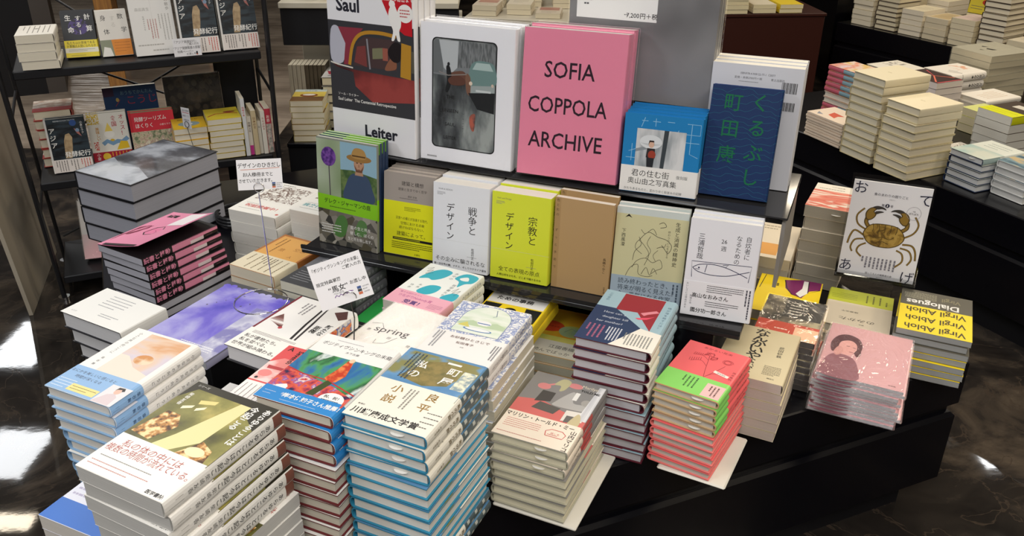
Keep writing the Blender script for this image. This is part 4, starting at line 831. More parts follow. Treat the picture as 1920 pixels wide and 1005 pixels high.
# ---- upper tier: large photo book with a red and ochre car picture
gy = '#E6E6EA'
redp = noisem('picture_dark_red', [(.35, '#2E2628'), (.48, '#7A3432'), (.6, '#9A4440')], 9, 4)
sau = Book('photo_book', .215, .372, .020, cover='#E9E9EC', page='#D8D4C8', hard=True, round=.002, film=False,
  front=[T(.11, .835, .175, 'Saul', '#2A2A34', 'l', .03), R(.0, .235, 1, .745, '#3A3A3E'), PG([(.03, .50), (.08, .48), (1, .46), (1, .33), (.5, .30), (.3, .38), (.28, .46)], redp), PC_([(.02, .52), (.03, .69), (.12, .71), (.20, .62), (.16, .51)], '#B9BAC6'), PG([(.12, .71), (.42, .715), (.30, .64), (.24, .50), (.17, .50), (.20, .62)], '#8A3644'),
         SC_([(.24, .50), (.29, .62), (.40, .685), (.60, .70), (.80, .69)], .035, '#B8862E'), PG([(.29, .50), (.33, .62), (.42, .67), (.78, .67), (.80, .50)], '#4A3A3A'), PG([(.30, .52), (.34, .61), (.44, .62), (.45, .50)], '#7A3E3C'), PG([(.52, .55), (.64, .56), (.64, .62), (.52, .61)], '#7A7A5E'), PG([(.64, .55), (.70, .55), (.70, .62), (.64, .62)], '#9A5A4C'), S([(.46, .66), (.485, .49)], .018, '#8A8A90'),
         PC_([(.66, .50), (.72, .56), (.78, .58), (.80, .52), (.74, .50)], '#8A5A44'), PC_([(.70, .60), (.78, .66), (.86, .64), (.84, .56), (.76, .55)], '#211C1E'), PG([(.84, .47), (.86, .66), (.97, .65), (.96, .46)], '#B8882E'), R(.97, .5, 1, .62, '#5A564A'),
         S([(.01, .505), (.10, .495), (.28, .485)], .014, '#D9D6CC'), T(.08, .325, .032, 'ソール・ライター', W, 'l'), T(.08, .295, .045, 'Saul Leiter  The Centennial Retrospective', W, 'l', .01, .92), T(.60, .125, .165, 'Leiter', '#2A2A34', b=.03),
         PG([(.62, .955), (.985, .955), (.985, .70), (.90, .705), (.80, .74), (.72, .80), (.65, .88)], '#C21E2A'), T(.82, .93, .042, '生誕100年記念刊行', W, b=.01, sx=.9), T(.82, .895, .058, '原点から秘密まで', W, b=.01, sx=.8), E(.91, .82, .085, .085, '#F2F0EC'), G(.85, .795, .97, .845, 3, '#C25A5A'),
         PC_([(.74, .845), (.79, .86), (.82, .83), (.86, .79), (.86, .75), (.84, .72), (.85, .67), (.82, .67), (.80, .70), (.78, .67), (.75, .67), (.77, .72), (.74, .76), (.72, .80)], '#F2F0EC'), E(.765, .865, .035, .035, '#F2F0EC')])
standing(sau, -.402, 1.897, UZ, -.46, .045, 4, 'the tall photo book with a red and ochre car picture', 'tall car picture photo books', gap=.003)
# second photo book: grey street picture in a round-cornered window
def rrect(x0, y0, x1, y1, r, asp, n=5):
    P = []
    for cx, cy, a0 in ((x1-r, y1-r*asp, 0), (x0+r, y1-r*asp, 90), (x0+r, y0+r*asp, 180), (x1-r, y0+r*asp, 270)):
        for i in range(n+1):
            a = math.radians(a0+90*i/n); P.append((cx+r*math.cos(a), cy+r*asp*math.sin(a)))
    return P
road = noisem('picture_wet_road', [(.32, '#2A2C2E'), (.45, '#4E5254'), (.55, '#6E7474'), (.68, '#9AA09E')], 12, 6, (2.2, .8, 1), rot=(0, 0, .35))
uns = Book('photo_book', .212, .287, .022, cover='#E4E5EA', page='#D6D2C8', hard=True, round=.002, film='up',
  front=[PG(rrect(.125, .105, .815, .90, .05, .74), '#17181A'), PG(rrect(.137, .113, .805, .892, .045, .74), road), PG([(.137, .86), (.16, .885), (.77, .885), (.80, .86), (.80, .62), (.137, .64)], '#7A7F82'), PG([(.20, .885), (.41, .885), (.40, .70), (.32, .645), (.24, .70)], '#B4B9BC'), PG([(.40, .70), (.42, .885), (.77, .885), (.80, .86), (.80, .72)], noisem('picture_tower', [(.4, '#5A5E60'), (.6, '#7E8284')], 40, 2, (6, 1, 1))), PG([(.137, .65), (.137, .86), (.16, .885), (.20, .885), (.25, .70), (.24, .65)], '#6A6E70'),
         PC_([(.52, .62), (.54, .72), (.60, .76), (.74, .76), (.80, .72), (.80, .60), (.56, .58)], '#6E8A88'), PG([(.56, .70), (.60, .75), (.74, .75), (.78, .70)], '#A9BCBA'), PG([(.50, .58), (.80, .60), (.80, .55), (.52, .53)], '#9AA4A4'), PC_([(.30, .65), (.46, .68), (.50, .62), (.34, .60)], '#6A4A3E'), PC_([(.49, .66), (.54, .64), (.54, .52), (.50, .54)], '#7A5A4A'), PC_([(.28, .70), (.32, .70), (.34, .60), (.30, .52), (.27, .53), (.29, .60)], '#232426'), E(.305, .72, .014, .018, '#232426'), PG([(.52, .53), (.80, .55), (.80, .40), (.62, .42)], '#242628'), PC_([(.54, .36), (.60, .38), (.59, .26), (.55, .28)], noisem('picture_red_glow', [(.4, '#5A4A48'), (.6, '#B0604E')], 50)),
         E(.545, .60, .018, .02, '#D9C9B8'), E(.775, .60, .014, .016, '#C9B8A8'), R(.60, .545, .76, .56, '#C6CCCC'), S([(.2, .66), (.30, .64), (.5, .66)], .01, '#8A8480'), PC_([(.30, .61), (.36, .64), (.44, .64), (.49, .61), (.46, .58), (.34, .575)], '#5E3E34'), T(.33, .485, .048, 'THE', K), T(.33, .385, .048, 'UNSEEN', K), T(.33, .285, .048, 'SAUL', K), T(.33, .185, .048, 'LEITER', K), V(.47, .38, .02, 'ソール・ライター', K, 0, 1.2), T(.13, .03, .022, 'SEIGENSHA', K)])
standing(uns, -.199, 1.804, UZ, -.403, .082, 3, 'the white framed photo book with a grey street picture', 'white framed photo books', gap=.002)
sof = Book('photo_book', .210, .291, .038, cover='#DD86A0', page='#C9C6C0', hard=False, round=.002, film='up',
  front=[T(.47, .735, .215, 'SOFIA', '#2A1A26', b=.008, sx=.86), T(.47, .495, .215, 'COPPOLA', '#2A1A26', b=.008, sx=.80), T(.47, .255, .215, 'ARCHIVE', '#2A1A26', b=.008, sx=.84)])
standing(sof, .008, 1.710, UZ, -.345, .145, 2, 'the wrapped pink photo book', 'wrapped pink photo books', gap=.004)
bl = '#1E7FBE'
kim = Book('photo_book', .151, .155, .019, cover=bl, inner=bl, page=bl, hard=True, round=.002, band=.34, bandc='#EDEBE8',
  front=[S([(.22, .92), (.30, .92)], .008, '#8CC0E4'), S([(.26, .96), (.22, .84)], .008, '#8CC0E4'), S([(.40, .96), (.40, .86)], .008, '#8CC0E4'), S([(.36, .92), (.46, .92)], .008, '#8CC0E4'), S([(.55, .93), (.64, .93)], .008, '#8CC0E4'), S([(.80, .93), (.97, .93), (.97, .80), (.80, .80)], .008, '#8CC0E4'), S([(.74, .70), (.97, .70)], .008, '#8CC0E4'), S([(.86, .93), (.86, .56), (.97, .52)], .008, '#8CC0E4'), S([(.08, .52), (.18, .56)], .008, '#8CC0E4'), S([(.12, .62), (.12, .40)], .008, '#8CC0E4'), S([(.05, .44), (.2, .44)], .008, '#8CC0E4'), S([(.6, .8), (.74, .62)], .008, '#8CC0E4'), S([(.7, .84), (.56, .5)], .008, '#8CC0E4'),
         R(.17, .33, .80, .82, noisem('picture_wet_street', [(.35, '#8C949A'), (.5, '#B9BEC2'), (.65, '#D8DADC')], 14, 3, (3, .8, 1))), PG([(.52, .82), (.58, .82), (.55, .33), (.50, .33)], '#3A4248'), PG([(.17, .56), (.5, .66), (.5, .62), (.17, .52)], '#8A9298'), E(.36, .66, .145, .09, '#D9DEE2'), PG([(.22, .64), (.50, .64), (.36, .60)], '#C2C8CC'), E(.37, .63, .035, .045, '#D6B09A'), PG([(.33, .62), (.34, .68), (.40, .68), (.41, .60), (.40, .66), (.35, .66)], '#2A1E1A'), PG([(.32, .58), (.42, .58), (.43, .46), (.31, .46)], '#2E2A2C'), E(.385, .50, .05, .055, '#9A3E2E'), PG([(.32, .46), (.42, .46), (.41, .34), (.33, .34)], '#23262C')],
  bandfront=[T(.14, .74, .100, '君の住む街', K, 'l'), T(.80, .73, .05, '復刻版', '#4A4A4A'), T(.10, .43, .092, '奥山由之写真集', K, 'l'), T(.06, .12, .038, 'かたちあるものと、変わりゆく街並みの記録', '#4A4A4A', 'l')])
standing(kim, .212, 1.636, UZ, -.335, .11, 4, 'the square blue photo book with a white band', 'square blue photo books', gap=.0025)
nv = '#14305E'
waves = [S([(x/14, .03+.055*i+.02*math.sin(x*.8+i*.9)+.012*math.sin(x*2.1+i)) for x in range(15)], .004, '#256A86') for i in range(18)]
kur = Book('hardcover_book', .132, .212, .022, cover=nv, inner='#1A3A74', page='#C9CEDA', hard=True, round=.003,
  front=waves+[V(.70, .955, .27, 'くるぶし', '#0E6A48', .008, 1.33), V(.32, .94, .27, '町田康', '#0E6A48', .008, 1.40), R(.945, 0, .955, 1, '#14305F')], spine=[V(.5, .9, .5, 'くるぶし', '#0E6A48', .01, 1.2)])
standing(kur, .366, 1.6155, UZ, -.36, .205, 1, 'navy hardcover with green lettering leaning on white books', None)
bars = [R(.77+.012*i, .80, .77+.012*i+(.007 if i % 3 else .004), .885, K) for i in range(14)]+[R(.77+.012*i, .66, .77+.012*i+(.007 if (i+1) % 3 else .004), .73, K) for i in range(14)]
whi = Book('photo_book', .174, .242, .026, cover='#D9DBE2', page='#EFEADC', hard=False, round=.002,
  front=[T(.50, .93, .032, 'ISBN978-4-908122-77-1  C0077', '#3A3A40', sx=.9), T(.40, .895, .030, '定価・本体2700円＋税', '#3A3A40'), T(.72, .895, .030, '青土出版社', '#3A3A40'), G(.3, .86, .62, .87, 1, '#6A6A70')]+bars)
p = sp(.508, .222); standing(whi, p[0], p[1], UZ, SR+.02, .04, 3, 'the white photo book with barcodes on its back', 'white photo books', gap=.002)
# wrapped grey portfolio on the riser
por = Book('portfolio', .300, .262, .020, cover=noisem('grey_card', [(.35, '#6E6E70'), (.6, '#88888A')], 6, 2), page='#C9C2B0', hard=False, round=.001, film='up', cat='portfolio',
  front=[R(.05, .60, .60, 1.0, '#EFEFEE'), T(.50, .64, .040, '7,200 円＋税', K, b=.01), G(.38, .635, .42, .65, 1, '#5A5A5E'), G(.10, .69, .16, .75, 2, '#5A5A5E'), G(.12, .8, .5, .95, 3, '#5A5A5E')])
p = sp(.208, .232); standing(por, p[0], p[1], .9305, SR, .045, 3, 'the wrapped grey portfolio with a white label', 'wrapped grey portfolios', gap=.004)
# ---------------------------------------------------------------- price cards on wire stands
def card(name, label, poly_c, ax, ay, w, h, art, group=None, parts=None):
    """flat card: centre, unit right, unit up"""
    c = Vector(poly_c); ax = Vector(ax).normalized(); ay = Vector(ay); ay = (ay-ax*ay.dot(ax)).normalized(); nz = ax.cross(ay)
    t = thing(name, label, 'sign', tuple(c)); b = MB()
    b.obox((0, 0, 0), ax*(w/2), ay*(h/2), nz*.0003, ink('#EAE9EC'))
    draw(b, art, w, h, lambda x, y, l: ax*(x-w/2)+ay*(y-h/2)+nz*(.0003+l*1.5))
    b.build('card', t); return t, nz
def logo(x, y): return [R(x, y+.075, x+.075, y+.13, '#2F4F8A'), R(x, y+.012, x+.075, y+.067, '#2A2A2E'), R(x, y-.05, x+.075, y+.004, '#C8643A'), T(x+.10, y+.10, .03, 'AOYAMA', K, 'l'), T(x+.10, y+.04, .03, 'BOOK', K, 'l'), T(x+.10, y-.022, .03, 'CENTER', K, 'l')]
cpos = (-.473, 1.544, .852)
t, nz = card('price_card_stand', 'handwritten card on a tall wire stand over the violet annual', cpos, (.0775, .0224, -.0036), (-.0025, .0191, .0521), .081, .0565,
  [T(.50, .80, .125, 'デザインのひきだし', K, b=.01, sx=.86), S([(.08, .665), (.4, .675), (.95, .70)], .012, '#C87A5A'), T(.46, .50, .105, 'お1人様1冊までと', K, b=.01, sx=.88), T(.42, .30, .100, 'させていただきます。', K, b=.01, sx=.80)]+logo(.76, .09))
bc = Vector((-.505, 1.549, .5775))-Vector(cpos); b = MB()
ringp = [bc+Vector((.053*math.cos(a), .053*math.sin(a), 0)) for a in [2*PI*i/28 for i in range(28)]]
b.tube(ringp, .0011, STEEL, 6, True); b.build('wire_base', t)
b = MB(); top = Vector((-.002, -.014, -.032)); foot = bc+Vector((.012, .048, 0)); b.tube([foot, foot.lerp(top, .5), top], .0011, STEEL, 6); b.build('wire_stem', t)
b = MB(); b.tube([Vector((-.001, -.012, -.022))+Vector((.0095*math.cos(a), -.0006*math.sin(a*2), .0095*math.sin(a))) for a in [2*PI*i/20 for i in range(24)]], .0009, STEEL, 6); b.build('wire_clip', t)
c2 = (-.2864, 1.3016, .7564)
t, nz = card('price_card_stand', 'tilted handwritten card on a short wire stand beside the grey books', c2, (.0814, .0277, .0189), (-.0257, .0322, .0721), .090, .079,
  [T(.50, .86, .082, '『ポジティヴシンキングの末裔』', K, b=.01, sx=.78), T(.78, .75, .075, 'ご購入の方', K, b=.01), T(.28, .55, .078, '限定特典掌篇', K, b=.01), T(.42, .37, .13, '“馬女”', K, b=.015), T(.80, .40, .08, 'お渡し中', K, b=.01), S([(.30, .19), (.34, .23), (.38, .19), (.42, .23), (.46, .19), (.50, .23), (.54, .20), (.58, .24), (.66, .22)], .016, '#6A3A8A'), T(.40, .27, .05, 'べにばな', K)]+logo(.74, .14))
b = MB(); b.tube([Vector((.016, -.010, -.034)), Vector((.022, -.020, -.06)), Vector((.022, -.045, -.10)), Vector((.0164, -.0566, -.331))], .0012, STEEL, 6); b.build('wire_stem', t)
b = MB(); b.tube([Vector((.015, -.010, -.0245))+Vector((.011*math.cos(a), -.003*math.sin(a), .011*math.sin(a))) for a in [2*PI*i/20 for i in range(22)]], .0010, STEEL, 6); b.build('wire_clip', t)
b = MB(); b.box(.004, -.069, -.345, .029, -.045, -.331, BLACK, .003); b.build('weighted_base', t)
# ---------------------------------------------------------------- crab magazine on a clear acrylic stand
cr = '#8A6E2E'; cr2 = '#4A3A18'
def leg(pts, w=.030): return [SC_(pts, w, cr2), SC_(pts, w*.55, cr)]
shell = noisem('crab_shell', [(.38, '#5E481C'), (.5, '#8A6E2E'), (.62, '#AE9148')], 60, 5, dist=1.0)
crab = leg([(.25, .44), (.13, .48), (.08, .42), (.06, .33)], .026)+leg([(.26, .40), (.15, .38), (.11, .30), (.14, .25)], .024)+leg([(.30, .36), (.22, .32), (.20, .26), (.27, .21)], .024)+leg([(.27, .50), (.15, .55), (.12, .64), (.20, .72)], .024)
crab += leg([(.76, .40), (.88, .40), (.94, .34), (.96, .25)], .026)+leg([(.74, .36), (.86, .34), (.91, .26), (.87, .19)], .024)+leg([(.70, .33), (.78, .30), (.80, .22), (.72, .15)], .024)+leg([(.76, .47), (.87, .53), (.91, .62), (.85, .70)], .024)
crab += leg([(.31, .52), (.25, .58), (.26, .64)], .055)+leg([(.69, .52), (.77, .57), (.77, .63)], .055)
body = [(.235, .46), (.28, .54), (.36, .575), (.50, .585), (.64, .575), (.72, .54), (.775, .46), (.72, .385), (.62, .345), (.50, .335), (.38, .345), (.29, .385)]
crab += [PC_(body, cr2), PC_([((x-.5)*.955+.5, (y-.46)*.94+.46) for x, y in body], shell)]
crab += [PC_([(.24, .61), (.22, .67), (.25, .72), (.31, .745), (.37, .74), (.33, .70), (.36, .675), (.34, .635), (.29, .605)], cr2), PC_([(.25, .62), (.235, .67), (.26, .715), (.31, .735), (.35, .735), (.315, .70), (.345, .672), (.33, .64), (.29, .615)], cr), PC_([(.30, .742), (.36, .762), (.44, .752), (.475, .728), (.42, .735), (.36, .725)], '#3A3632'), PC_([(.34, .70), (.40, .712), (.45, .705), (.40, .69), (.355, .675)], '#3A3632')]
crab += [PC_([(.77, .60), (.79, .66), (.76, .71), (.70, .735), (.64, .73), (.68, .69), (.65, .665), (.67, .625), (.72, .595)], cr2), PC_([(.76, .61), (.775, .66), (.75, .705), (.70, .725), (.66, .725), (.695, .69), (.665, .662), (.68, .63), (.72, .605)], cr), PC_([(.71, .732), (.65, .752), (.57, .742), (.535, .718), (.59, .725), (.65, .715)], '#3A3632'), PC_([(.67, .69), (.61, .702), (.56, .695), (.61, .68), (.655, .665)], '#3A3632')]
crab += [SC_([(.34+.08*i, .575), (.36+.075*i, .53), (.35+.075*i, .49)], .008, cr2) for i in range(5)]+[SC_([(.36, .46), (.42, .43), (.5, .45), (.58, .43), (.64, .46)], .008, cr2), SC_([(.42, .38), (.5, .40), (.58, .38)], .008, cr2)]
t = .007
cra = Book('magazine', .162, .221, t, cover='#E4E5EA', page='#E6E4E0', hard=False, round=.0006, cat='magazine',
  front=crab+[T(.10, .93, .19, 'お', '#23263E', b=.0), T(.93, .88, .19, 'て', '#23263E'), T(.09, .10, .19, 'あ', '#23263E'), T(.90, .06, .19, 'げ', '#23263E'), T(.50, .88, .042, '食のまわりの困りごと', '#3A3A4A', sx=1.05), T(.52, .84, .02, 'マガジン', '#3A3A4A'), T(.42, .775, .042, '第', '#3A3A4A'), E(.475, .775, .028, .028, '#23263E'), T(.475, .775, .042, '3', W, b=.02), T(.53, .775, .042, '号', '#3A3A4A'),
         S([(.82+.09*math.cos(a), .735+.068*math.sin(a)) for a in [2*PI*i/20 for i in range(21)]], .004, '#9A9AA6'), T(.82, .73, .032, 'ぽたぽた', '#3A3A4A'), T(.82, .755, .018, '特集', '#3A3A4A'), G(.27, .10, .74, .22, 9, '#7A7A86', True), T(.54, .045, .032, '困ってる人の編集者の会', '#3A3A4A'), T(.56, .015, .018, '（おてあげ）', '#3A3A4A')])
cx, cy, cz2, crt, ctl = .7501, 1.8100, .5205, -.386, .108
standing(cra, cx, cy, cz2, crt, ctl, 1, 'white magazine with a crab on a clear acrylic stand', None)
stt = thing('acrylic_stand', 'clear acrylic stand holding up the crab magazine', 'stand', (cx, cy, ZT), (0, 0, crt))
AC = acrylm(); h0 = cz2-ZT
def ab(name, f): b = MB(); f(b); b.build(name, stt)
by = .075
ab('back_plate', lambda b: b.obox((.081, .0125+.115*math.sin(ctl), h0+.115), (.086, 0, 0), (0, .0012, 0), (0, .118*math.sin(ctl), .118*math.cos(ctl)), AC))
ab('ledge', lambda b: b.obox((.081, .042, h0-.0035), (.086, 0, 0), (0, .050, 0), (0, 0, .0012), AC))
ab('lip', lambda b: b.obox((.081, -.008, h0+.005), (.086, 0, 0), (0, .001, 0), (0, 0, .0085), AC))
ab('riser', lambda b: b.obox((.081, by+.015, (h0-.005)/2+.0026), (.05, 0, 0), (0, .0015, 0), (0, 0, (h0-.0055)/2-.002), AC))
ab('base', lambda b: b.obox((.081, by+.02, .0014), (.055, 0, 0), (0, .018, 0), (0, 0, .0012), AC))
# ---------------------------------------------------------------- black wire rack at the left
RO = Vector((-1.494, 2.596)); RX = Vector((.9135, .4067)); RN = Vector((-.4067, .9135)); RA = .4189
rk = thing('wire_rack', 'black steel rack of three shelves at the left edge', 'rack', (RO.x, RO.y, 0), (0, 0, RA))
def rbox(nm, x0, y0, z0, x1, y1, z1, mat=BLKSTEEL, bev=0): b = MB(); b.box(x0, y0, z0, x1, y1, z1, mat, bev); return b.build(nm, rk)
def rtube(nm, pts, r=.006, mat=BLKSTEEL): b = MB(); b.tube(pts, r, mat); return b.build(nm, rk)
RD = .30
for z in (.085, .415, .77):
    rbox('shelf', .0, -.012, z-.026, .725, RD-.01, z, BLACKM, .003)
for x, lx in ((-.012, -.035), (.738, .02)):
    for y in (-.014, .012, RD):
        rtube('post', [(x, y, .012), (x+lx, y, 1.05)], .0065)
    b = MB(); b.disc((x, -.002, 0), .018, .012, STEEL); b.disc((x, RD, 0), .018, .012, STEEL); b.build('foot', rk)
    for z in (.30, .62, .95): rtube('rung', [(x+lx*z, -.014, z), (x+lx*z, RD, z+.02)], .005)
rtube('brace', [(.0, RD+.004, .79), (.725, RD+.004, .43)], .004); rtube('brace', [(.725, RD+.008, .79), (.0, RD+.008, .43)], .004)
rtube('brace', [(.0, RD+.004, .40), (.725, RD+.004, .10)], .004); rtube('brace', [(.725, RD+.008, .40), (.0, RD+.008, .10)], .004)
rtube('brace', [(.0, RD+.004, 1.04), (.30, RD+.004, .79)], .004)
rbox('end_plate', .60, RD+.012, .03, .74, RD+.02, .97, BLACKM)
def rp(x, y): p = RO+RX*x+RN*y; return p.x, p.y
SH = .7706
cov = lambda n, c, w, h, t, f=(), **k: Book(n, w, h, t, cover=c, hard=k.pop('hard', False), front=f, **k)
kei = cov('paperback_book', '#26282C', .095, .141, .016, [E(.5, .66, .30, .26, noisem('purple_bubbles', [(.4, '#26242E'), (.6, '#4A3A78')], 160, 2, kind='voronoi')), V(.22, .92, .2, '生', W, .01), V(.27, .66, .2, '命', W, .01), V(.80, .93, .2, '計', W, .01), V(.82, .68, .2, '算', W, .01), V(.52, .90, .18, 'する', W, .01, 1.15), G(.5, .42, .58, .58, 1, W, True)], band=.37, bandc='#E9D43A', bandfront=[R(0, .28, 1, .56, '#E6E2CE'), T(.5, .85, .10, '私たちは計算機である', K, sx=.85), T(.5, .66, .10, '計算機は人間になれるか', K, sx=.8), G(.1, .34, .9, .50, 2, '#6A6A60'), G(.15, .08, .8, .16, 1, '#6A5A1A')])
standing(kei, -1.393, 2.737, SH, .339, .329, 2, 'the dark book with a yellow band on the rack top shelf', 'dark yellow banded books')
suu = cov('paperback_book', '#E4DFD6', .09, .139, .014, [V(.22, .90, .2, '身', K), V(.27, .60, .2, '体', K), V(.78, .92, .2, '数', K), V(.84, .63, .2, '学', K), V(.52, .88, .18, 'する', '#C9C4BC', 0, 1.2)], band=.36, bandc='#E08A2E', bandfront=[PG([(0, 0), (.40, 0), (.36, 1), (0, 1)], '#8A8F78'), PG([(0, 0), (.36, 0), (.3, .5), (.1, .6)], '#E9E6DE'), G(.45, .2, .95, .9, 4, '#8A4A14')])
standing(suu, -1.291, 2.764, SH, .45, .24, 2, 'the pale book with an orange band on the rack top shelf', 'pale orange banded books')
mor = cov('hardcover_book', '#E6E4E0', .128, .20, .018, [T(.30, .70, .085, '森田真生', '#A9A6A0'), V(.88, .98, .09, '偶然の散歩', '#8A8680', 0, 1.1), V(.30, .60, .045, '生命のかたちを', '#77756F', 0, 1.1), G(.36, .25, .60, .55, 4, '#B98A86', True), G(.62, .22, .92, .62, 4, '#B5B2AC', True), G(.08, .12, .95, .2, 1, '#B5B2AC'), G(.4, .05, .95, .10, 1, '#B5B2AC'), R(.5, .2, .505, .95, '#D2CFC9')])
standing(mor, -1.187, 2.771, SH, .438, .20, 2, 'the white book with faint columns on the rack top shelf', 'white faint lettered books')
def fermentation(w, h, t):
    return cov('paperback_book', '#23262C', w, h, t, [R(0, 0, .05, 1, '#D9D7D4'), R(.05, .2, 1, 1, noisem('picture_dark_room', [(.4, '#15181C'), (.6, '#2E3A42')], 20, 3, (1, 4, 1))), T(.50, .955, .05, 'FERMENTATION TOURISM', '#C9CED2', sx=.9), PG([(.36, .26), (.40, .58), (.46, .70), (.56, .72), (.62, .64), (.58, .44), (.52, .26)], noisem('picture_loaf', [(.4, '#9A8262'), (.6, '#B8A07C')], 60)), E(.70, .90, .085, .085, '#2F4F8A'), PG([(.70, .80), (.80, .76), (.86, .64), (.76, .70)], '#A86A62'), E(.78, .76, .05, .05, '#7A8FA8'),
      V(.15, .84, .17, 'アジア', W, .01, 1.15), T(.68, .325, .17, '発酵紀行', W, b=.01, sx=.95), V(.90, .92, .07, '小倉ヒラク', W, .0, 1.0)], band=.245, bandc='#E2DAD4', bandfront=[R(0, 0, .02, 1, W), G(.08, .1, .40, .92, 5, '#77706C', True), G(.44, .1, .66, .92, 3, '#77706C', True), G(.70, .1, .97, .92, 4, '#C9605A', True)])
fe1 = fermentation(.117, .205, .016)
standing(fe1, -1.054, 2.805, SH, .419, .20, 3, 'the dark travel book behind the card on the rack top shelf', 'dark travel books behind a card')
standing(fe1, -.942, 2.865, SH, .431, .20, 3, 'the dark travel book at the rack top right', 'dark travel books at the right end')
fe3 = fermentation(.118, .174, .016)
standing(fe3, -1.480, 2.668, .4156, .429, .12, 2, 'the dark travel book on the rack middle shelf', 'dark travel books on the middle shelf')
oss = cov('paperback_book', '#E9E6DC', .122, .160, .018, [R(0, .78, .3, 1, noisem('yellow_dots', [(.45, '#E9E6DC'), (.5, '#D8B84A')], 220, 1)), V(.86, .95, .14, 'オッス！', '#B8304A', .01, 1.05), V(.66, .93, .14, '食国', '#B8304A', .01, 1.1), V(.22, .72, .10, '美味しい', '#C98A1E', .01, .9), E(.50, .56, .13, .10, '#F4F1E8'), PG([(.40, .62), (.50, .80), (.60, .62)], '#F0D468'), E(.55, .42, .06, .05, '#D8B030'), S([(.3, .36), (.42, .42), (.55, .36), (.68, .40), (.8, .38), (.95, .46)], .11, '#7A9FC0'), PG([(.62, .22), (.95, .24), (.92, .38), (.75, .40)], '#E6C02E'), R(.08, .24, .2, .42, noisem('red_hearts', [(.45, '#E9E6DC'), (.55, '#C83A30')], 260, 1))], band=.2, bandc='#A81E34', bandfront=[E(.34, .5, .10, .10, '#E9C23A'), G(.45, .15, .98, .9, 6, '#E2A93A', True), V(.14, .92, .1, '小倉', W)])
standing(oss, -1.395, 2.773, .4156, .399, .136, 2, 'the white illustrated book with a winding blue stream', 'white illustrated books')
hok = cov('paperback_book', '#8A8A6A', .141, .155, .02, [R(0, 0, 1, .62, noisem('picture_blossoms', [(.35, '#6E7A5C'), (.48, '#C9BFA0'), (.56, '#B08A80'), (.65, '#DCD4BC')], 70, 4)), R(.0, .58, .06, 1, '#C21E2C'), R(.06, .58, 1, .985, '#D3283A'), T(.47, .84, .115, '発酵ツーリズム', W, 'c', .01, .9), T(.32, .70, .115, 'ほくりく', W, 'c', .01, .9), T(.78, .69, .05, '小倉ヒラク', W)], hard=True)
standing(hok, -1.268, 2.804, .4156, .428, .197, 2, 'the floral book with a red title panel', 'floral books with red panels')
blu2 = cov('photo_book', '#23406A', .170, .215, .02, [R(0, .86, .2, 1, '#3A2440'), T(.62, .90, .09, 'おうちでかんたん', '#7A9FA8', sx=.85), T(.70, .78, .20, 'こうじ', '#A83A4A'), E(.25, .8, .03, .04, '#B8A05A'), S([(.2, .7), (.3, .8)], .01, '#A83A3A')])
p = rp(.225, .235); standing(blu2, p[0], p[1], .4156, .43, .05, 1, 'blue cookbook behind the floral book with a red panel', None)
drk = cov('photo_book', '#17140F', .185, .235, .02, [R(0, 0, 1, 1, noisem('picture_dark_figures', [(.42, '#120F0C'), (.55, '#2A241E'), (.68, '#4A4034')], 26, 3)), T(.80, .22, .05, '発酵', '#C9C4B8')]+[E(.12+.14*i, .85-.17*j+.03*(i % 2), .05, .06, '#3A3228') for i in range(6) for j in range(4)], film='up')
p = rp(.420, .20); standing(drk, p[0], p[1], .4156, .43, .10, 1, 'dark photo book with rows of dim figures on the rack', None)
def rstack(bk, x, y, zb, rot, n, desc, group, pat='', jit=.003):
    p = rp(x, y); stack(bk, p[0], p[1], zb+n*(bk.t+GAP), RA+rot, n, desc, group, pat, jit)
ws = cov('paperback_book', '#E9E4D8', .105, .15, .0245, [G(.1, .2, .9, .9, 6, '#77716A', True), E(.5, .6, .06, .05, '#77716A')], page='#E0D8C4', round=.003)
rstack(ws, .085, .060, SH, -.05, 4, 'the cream paperback at the left end of the rack top shelf', 'cream paperbacks on the rack top shelf')
red = cov('hardcover_book', '#B84A42', .115, .13, .03, [R(0, .3, 1, 1, noisem('picture_pale_scene', [(.4, '#B89A86'), (.6, '#E0D4C6')], 40, 3)), R(.0, .0, 1, .3, '#B83A34')], page='#DCD2BA', hard=True)
rstack(red, .070, .205, .4160, 0, 6, 'the red and pale hardcover on the rack middle shelf', 'red hardcovers on the rack')
yl = cov('paperback_book', '#E6B82E', .105, .125, .019, [R(0, .0, 1, 1, '#E8BC2E'), T(.5, .82, .16, '麹のレシピ', '#7A3A14', sx=.8), E(.5, .42, .33, .24, '#8FA3A6'), E(.5, .42, .12, .08, '#E9E6DE')], page='#DDD6C4')
rstack(yl, .472, .055, .4160, 0, 6, 'the yellow recipe book in the shorter pile', 'yellow recipe books')
yl2 = cov('paperback_book', '#E2C83A', .110, .13, .0185, [R(0, 0, 1, 1, '#E2CC3E'), S([(.05, .3), (.3, .5), (.7, .5), (.95, .4)], .05, '#B8302C'), E(.72, .6, .18, .1, '#A85A3A')], page='#DDD6C4')
rstack(yl2, .583, .065, .4160, 0, 7, 'the yellow paperback in the taller pile', 'yellow paperbacks in the taller pile')
